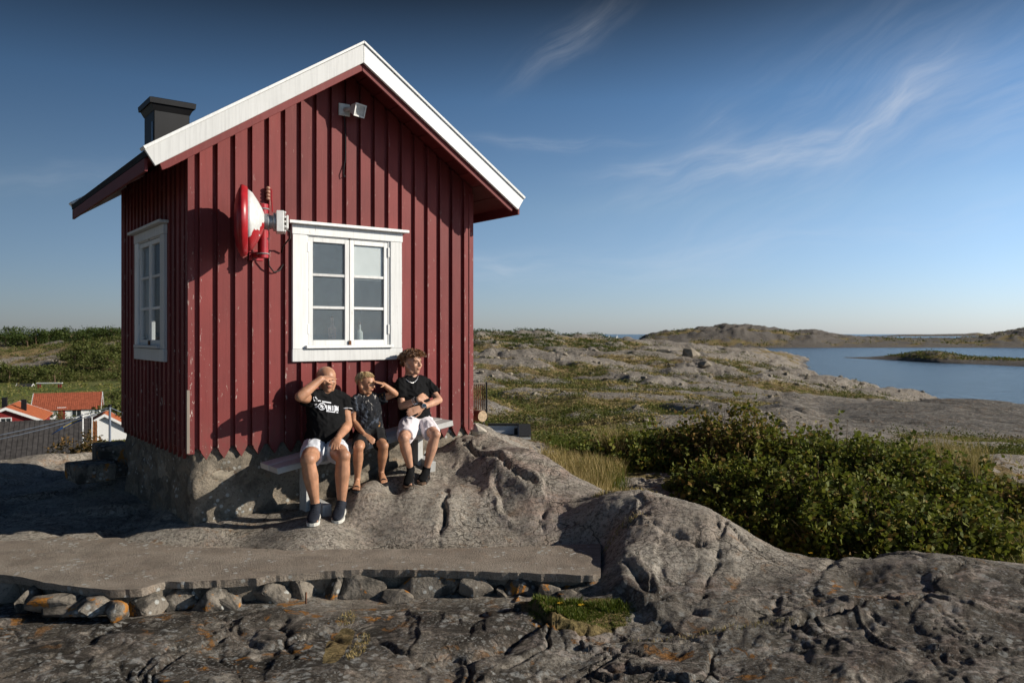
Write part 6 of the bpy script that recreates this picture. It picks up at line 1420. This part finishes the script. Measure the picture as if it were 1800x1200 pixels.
b_, shirt_, sh_ = dress(man, M['black_cloth'], M['pale_blue'], .50, .62, .090, .014, M['skin_man'], seed=1, armk=1.08)
MB_ = MB(); a, e = v['shR'], v['elR']; MB_.tube([lerp(a, e, .485), lerp(a, e, .505)], [.0735, .0735], 20); MB_.build('sleeve_band', M['print_white'], man['root'], smooth=False)
face_parts(lambda *q_: man['root'].location+man['q'](*q_), man['hx'], man['f'], man['u'], man['H'], man['root'], man['inv'])
for s in 'LR':
    sole(man, s, M['sole_white'], .026, grow=1.08)
    base, fd, fs, fu, L = v['foot'+s]; mb = MB()
    mb.loft([(base-fd*.016+fu*.035, fs*.024, fu*.028), (base+fd*.0+fu*.05, fs*.037, fu*.052), (base+fd*.045+fu*.055, fs*.041, fu*.056), (base+fd*.10+fu*.042, fs*.042, fu*.044), (base+fd*.155+fu*.028, fs*.049, fu*.030), (base+fd*.205+fu*.020, fs*.047, fu*.024), (base+fd*.24+fu*.014, fs*.034, fu*.017), (base+fd*.255+fu*.010, fs*.014, fu*.010)], 18)
    mb.tube([base+fd*.045+fu*.07, v['an'+s]+Vector((0, 0, .012)), v['an'+s]+Vector((0, 0, .03))], [.044, .045, .044], 14)
    remeshed(mb, 'shoe', M['navy'], man['root'], .005, 2)
    mb = MB(); 
    for i in range(4): mb.tube([base+fd*(.075+.022*i)+fu*(.092-.012*i)-fs*.018, base+fd*(.083+.022*i)+fu*(.098-.012*i), base+fd*(.075+.022*i)+fu*(.092-.012*i)+fs*.018], .0035, 5)
    mb.build('laces', M['charcoal'], man['root'])
# print on the chest: an upper bar, an ampersand, a round badge and block letters
def on_shirt(p, shirt, px, py, lift=.004):
    q_ = WP(px, py, .9); o_ = p['inv'] @ q_; cam_l = p['inv'] @ Vector((0, 0, EYE)); d_ = (o_-cam_l).normalized()
    ok, loc, nrm, _ = shirt.ray_cast(o_-d_*0.2, d_)
    return (loc-d_*lift) if ok else None
bpy.context.view_layer.update()
def print_patch(p, shirt, name, polys, m):
    mb = MB()
    for poly in polys:
        pts = [on_shirt(p, shirt, *q_) for q_ in poly]
        if any(q_ is None for q_ in pts): continue
        mb.add(pts, [tuple(range(len(pts)))])
    if mb.v: 
        me = mb.mesh(name, flipfix=False); return link(name, me, m, p['root'])
def stroke(a, b, w):
    dx, dy = b[0]-a[0], b[1]-a[1]; L = math.hypot(dx, dy) or 1; nx, ny = -dy/L*w/2, dx/L*w/2
    return [[(a[0]+dx*t0+nx, a[1]+dy*t0+ny), (a[0]+dx*t1+nx, a[1]+dy*t1+ny), (a[0]+dx*t1-nx, a[1]+dy*t1-ny), (a[0]+dx*t0-nx, a[1]+dy*t0-ny)] for t0, t1 in ((0, .5), (.5, 1))]
polys = []
for seg in (((551.5, 697), (554.5, 711), 2.2), ((554, 697), (557.5, 701.5), 1.6), ((557, 703.5), (564, 704.5), 1.8), ((566, 705.2), (582, 707.8), 2.2), ((566, 708.6), (570, 709.2), 1.2)): polys += stroke(*seg)
# &
for seg in (((553.5, 711.5), (557, 709.5), 1.2), ((557, 709.5), (554.5, 713), 1.2), ((554.5, 713), (558.5, 716), 1.2), ((553.6, 714.5), (556.5, 716), 1.2), ((556.5, 716), (558.8, 712.8), 1.1)): polys += stroke(*seg)
# ring with a slash-like star
rc = (566, 714.0)
for i in range(16):
    a0, a1 = i*math.pi/8, (i+1)*math.pi/8; polys += stroke((rc[0]+6.2*math.cos(a0), rc[1]+5.8*math.sin(a0)), (rc[0]+6.2*math.cos(a1), rc[1]+5.8*math.sin(a1)), 1.3)
for seg in (((563, 711), (569, 717.5), 1.6), ((566, 710), (566.5, 718), 1.2), ((562.5, 715), (569.5, 713), 1.2)): polys += stroke(*seg)
# letters  U N I O N
def letter(ch, x, y, w, h, sl=.10):
    P_ = lambda a, b: (x+a*w, y+b*h+a*w*sl)
    S = {'U': [((0, 0), (0, 1)), ((0, 1), (1, 1)), ((1, 1), (1, 0))], 'N': [((0, 1), (0, 0)), ((0, 0), (1, 1)), ((1, 1), (1, 0))], 'I': [((.5, 0), (.5, 1))], 'O': [((0, 0), (1, 0)), ((1, 0), (1, 1)), ((1, 1), (0, 1)), ((0, 1), (0, 0))]}[ch]
    o_ = []
    for a, b in S: o_ += stroke(P_(*a), P_(*b), 1.25)
    return o_
for i, ch in enumerate('UNION'): polys += letter(ch, 574.2+i*4.3, 711.6+i*.45, 2.8, 8.6)
polys += stroke((573.5, 722.2), (594.5, 724.8), 1.4)
print_patch(man, shirt_, 'chest_print', polys, M['print_white'])

# --- the boy: blond, other hand shading his eyes
boy = person('blond boy in dark patterned t-shirt and black shorts shading his eyes',
    dict(hip=(648,757,.22), neck=(641,698,.20), head=(643,674,.24), shL=(622,706,.24), elL=(621,741,.24), wrL=(640,763,.42), shR=(664,702,.17), elR=(695,692,.28), wrR=(674,675,.30), hpL=(640,763,.22), knL=(630,787,.56), anL=(628,840,.48), hpR=(657,760,.22), knR=(674,784,.57), anR=(670,833,.44)),
    .80, None, None, None, Vector((.90, -.42, -.16)), belly=.0, chest=.128, depth=.09, headH=.196, toes={'L': Vector((.12, -1, 0)), 'R': Vector((.38, -1, 0))}, legk=.98, armk=.92, hipw=.125)
v = boy['v']
hand(boy['body'], v['wrR'], boy['hc']+boy['f']*.105+boy['u']*.035-v['wrR'], Vector((0, .5, -.85)), .145, .06, 1)
hand(boy['body'], v['wrL'], boy['inv'] @ WP(655, 774, .50)-v['wrL'], Vector((-.3, .8, -.4)), .145, .18, -1)
dress(boy, M['pattern'], M['charcoal'], .46, .80, .078, .012, M['skin_boy'], seed=21, armk=.95)
face_parts(lambda *q_: boy['root'].location+boy['q'](*q_), boy['hx'], boy['f'], boy['u'], boy['H'], boy['root'], boy['inv'], 'blond', .7)
for s in 'LR':
    sole(boy, s, M['strap'], .018); strap(boy, s, .175, .052, .05, .035); strap(boy, s, .085, .085, .042, .03, tilt=.02); strap(boy, s, .04, .10, .042, .02)
# --- the teenager: curly hair, folded arms
teen = person('curly haired teenage boy in plain black t-shirt with crossed arms and pale pinkish shorts',
    dict(hip=(731,741,.22), neck=(722,664,.16), head=(725,639,.2), shL=(704,676,.20), elL=(706,714,.26), wrL=(735,702,.40), shR=(749,674,.14), elR=(772,703,.28), wrR=(742,716,.42), hpL=(722,746,.24), knL=(709,771,.62), anL=(722,829,.56), hpR=(741,744,.22), knR=(765,764,.62), anR=(749,829,.56)),
    .93, None, None, None, Vector((.80, -.60, .02)), belly=.0, chest=.150, depth=.10, headH=.214, toes={'L': Vector((-.05, -1, 0)), 'R': Vector((-.16, -1, 0))}, legk=.92, armk=.92, hipw=.14)
v = teen['v']
hand(teen['body'], v['wrR'], teen['inv'] @ WP(714, 726, .40)-v['wrR'], Vector((.1, .9, -.1)), .18, .12, 1)
hand(teen['body'], v['wrL'], teen['inv'] @ WP(749, 694, .34)-v['wrL'], Vector((.2, .9, .0)), .18, .12, -1)
b2, shirt2, _ = dress(teen, M['black_cloth'], M['pale_pink'], .62, .76, .082, .013, M['skin_teen'], seed=41)
face_parts(lambda *q_: teen['root'].location+teen['q'](*q_), teen['hx'], teen['f'], teen['u'], teen['H'], teen['root'], teen['inv'])
bpy.context.view_layer.update()
pts = [on_shirt(teen, shirt2, px, py, .006) for px, py in ((708.5, 657), (710.5, 662), (714, 667), (719, 671), (724.5, 672.8), (729, 671), (733, 666.5), (735, 661))]
pts = [q_ for q_ in pts if q_ is not None]
if len(pts) > 3: MB().tube(pts, .0045, 6).build('necklace', M['silver'], teen['root'], smooth=True)
def band(p, a, b, t, r, w, m, name):
    c = lerp(a, b, t); d_ = (b-a).normalized(); MB().tube([c-d_*w/2, c+d_*w/2], [r, r], 16).build(name, m, p['root'])
band(teen, v['elR'], v['wrR'], .93, .0305, .022, M['black_cloth'], 'watch_strap')
wc = lerp(v['elR'], v['wrR'], .93); wn = (teen['inv'] @ Vector((0, 0, EYE))-wc).normalized(); wn = (wn*.8+Vector((.2, 0, .3))).normalized()
MB().tube([wc+wn*.024, wc+wn*.040], [.021, .021], 18).build('watch_case', M['silver'], teen['root']); MB().tube([wc+wn*.0402, wc+wn*.0415], [.0165, .0165], 18).build('watch_dial', M['watch'], teen['root'])
for t in (.74, .84): band(teen, v['elL'], v['wrL'], t, .034, .006, M['silver'], 'bracelet')
band(teen, v['elL'], v['wrL'], .94, .031, .012, M['strap'], 'bracelet')
for s in 'LR':
    sole(teen, s, M['sole_brown'], .022); strap(teen, s, .19, .048, .05, .04); strap(teen, s, .135, .064, .047, .035); strap(teen, s, .065, .095, .043, .03)
    base, fd, fs, fu, L = v['foot'+s]; k = .93; mb = MB()
    mb.loft([(base-fd*.012+fu*.03*k, fs*.022*k, fu*.022*k), (base+fd*.01+fu*.037*k, fs*.033*k, fu*.040*k), (base+fd*.05*k+fu*.047*k, fs*.035*k, fu*.049*k), (base+fd*.11*k+fu*.036*k, fs*.040*k, fu*.038*k), (base+fd*.165*k+fu*.022*k, fs*.047*k, fu*.024*k), (base+fd*.215*k+fu*.015*k, fs*.042*k, fu*.017*k), (base+fd*.235*k+fu*.012*k, fs*.02*k, fu*.01*k)], 16)
    mb.tube([base+fd*.045*k+fu*.05, v['an'+s], lerp(v['an'+s], v['kn'+s], .10)], [.036, .038, .0365], 14); remeshed(mb, 'sock', M['black_cloth'], teen['root'], .005, 2)

# hair
def scalp(p, dv, grow=1.0):
    """point of the cranium in direction dv (x right, y forward, z up of the head)"""
    d_ = Vector(dv); e = Vector((.355, .445, .35))*grow
    s_ = 1/math.sqrt((d_.x/e.x)**2+(d_.y/e.y)**2+(d_.z/e.z)**2); q_ = d_*s_
    return p['q'](q_.x, q_.y-.05, q_.z+.15)
def cap(p, m, keep, grow, name='hair'):
    n1, n2 = 26, 16; grid = {}; mb = MB()
    for i in range(n2+1):
        for k_ in range(n1):
            a = math.pi*.80*i/n2; b = 2*math.pi*k_/n1; grid[i, k_] = (math.sin(a)*math.cos(b), math.sin(a)*math.sin(b), math.cos(a))
    vs_ = [scalp(p, grid[i, k_], grow) for i in range(n2+1) for k_ in range(n1)]; f = []
    for i in range(n2):
        for k_ in range(n1):
            ids = [(i, k_), (i, (k_+1) % n1), (i+1, (k_+1) % n1), (i+1, k_)]
            if all(keep(*grid[q_]) for q_ in ids): f.append(tuple(a*n1+b for a, b in ids))
    mb.add(vs_, f); return mb.build(name, m, p['root'], smooth=True)
rh = random.Random(3)
cap(man, plain('cropped_fair_hair', (0.36, 0.23, 0.14), 0.8, 0.25, 60, 0.2, 0, 0.5, 0.003), lambda x, y, z: z < .62 and z > -.42 and y < .12-.25*max(z, 0) and not (abs(x) > .6 and -.45 < y < .35 and z < -.10), 1.012)
keep_b = lambda x, y, z: (z > .52 or y < .22 or (abs(x) > .9 and z > .2)) and (z > -.60) and not (abs(x) > .55 and -.45 < y < .35 and z < -.12)
hb = cap(boy, M['blond_under'], keep_b, 1.03)
mb = MB(); crown = Vector((0, -.35, .93)).normalized()
for i in range(1500):
    d_ = Vector((rh.gauss(0, 1), rh.gauss(0, 1), rh.gauss(0, 1))).normalized()
    if not keep_b(d_.x, d_.y, d_.z): continue
    t = (d_-crown*d_.dot(crown)); t = t.normalized() if t.length > .05 else Vector((1, 0, 0)); t = (t+Vector((-.35, .1, 0))).normalized()
    pts = []; g = rh.uniform(1.03, 1.10); ln = rh.uniform(.35, .75)
    for q_ in range(5):
        u_ = q_/4; dd = (d_+t*ln*u_); dd.normalize()
        if dd.y > .25 and dd.z < .30: break
        if dd.z < -.62: break
        pts.append(scalp(boy, dd, g+.05*math.sin(u_*3.1)+rh.uniform(-.008, .008)))
    if len(pts) > 2: mb.tube(pts, [.0026]*(len(pts)-1)+[.0008], 3)
tag(mb.build('hair_strands', M['blond'], hb), kind='stuff')
keep_t = lambda x, y, z: (z > .40 or y < .05) and z > -.50 and not (abs(x) > .6 and -.45 < y < .35 and z < -.10)
ht = cap(teen, M['curl_under'], keep_t, 1.05)
mb = MB()
for i in range(1150):
    d_ = Vector((rh.gauss(0, 1), rh.gauss(0, 1), rh.gauss(0, 1)+.5)).normalized()
    if not (keep_t(d_.x, d_.y, d_.z)): continue
    big_ = 1.0 if d_.z > .25 else .35
    o_ = scalp(teen, d_, 1.03); nrm = (teen['hx']*d_.x+teen['f']*d_.y+teen['u']*d_.z).normalized(); tx = nrm.orthogonal().normalized(); ty = nrm.cross(tx)
    droop = teen['f']*(.5 if d_.y > .2 else 0)-teen['u']*.45; hgt = rh.uniform(.022, .055)*big_+.006; cr = rh.uniform(.006, .012)*(.5+.5*big_); ph = rh.uniform(0, 6.28); turns = rh.uniform(1.0, 1.9)
    pts = [o_+nrm*hgt*u_+droop*hgt*u_*u_*.9+(tx*math.cos(ph+turns*6.28*u_)+ty*math.sin(ph+turns*6.28*u_))*cr for u_ in np.linspace(0, 1, 9)]
    mb.tube(pts, [.0042]*8+[.0018], 4)
tag(mb.build('hair_curls', M['curl'], ht), kind='stuff')
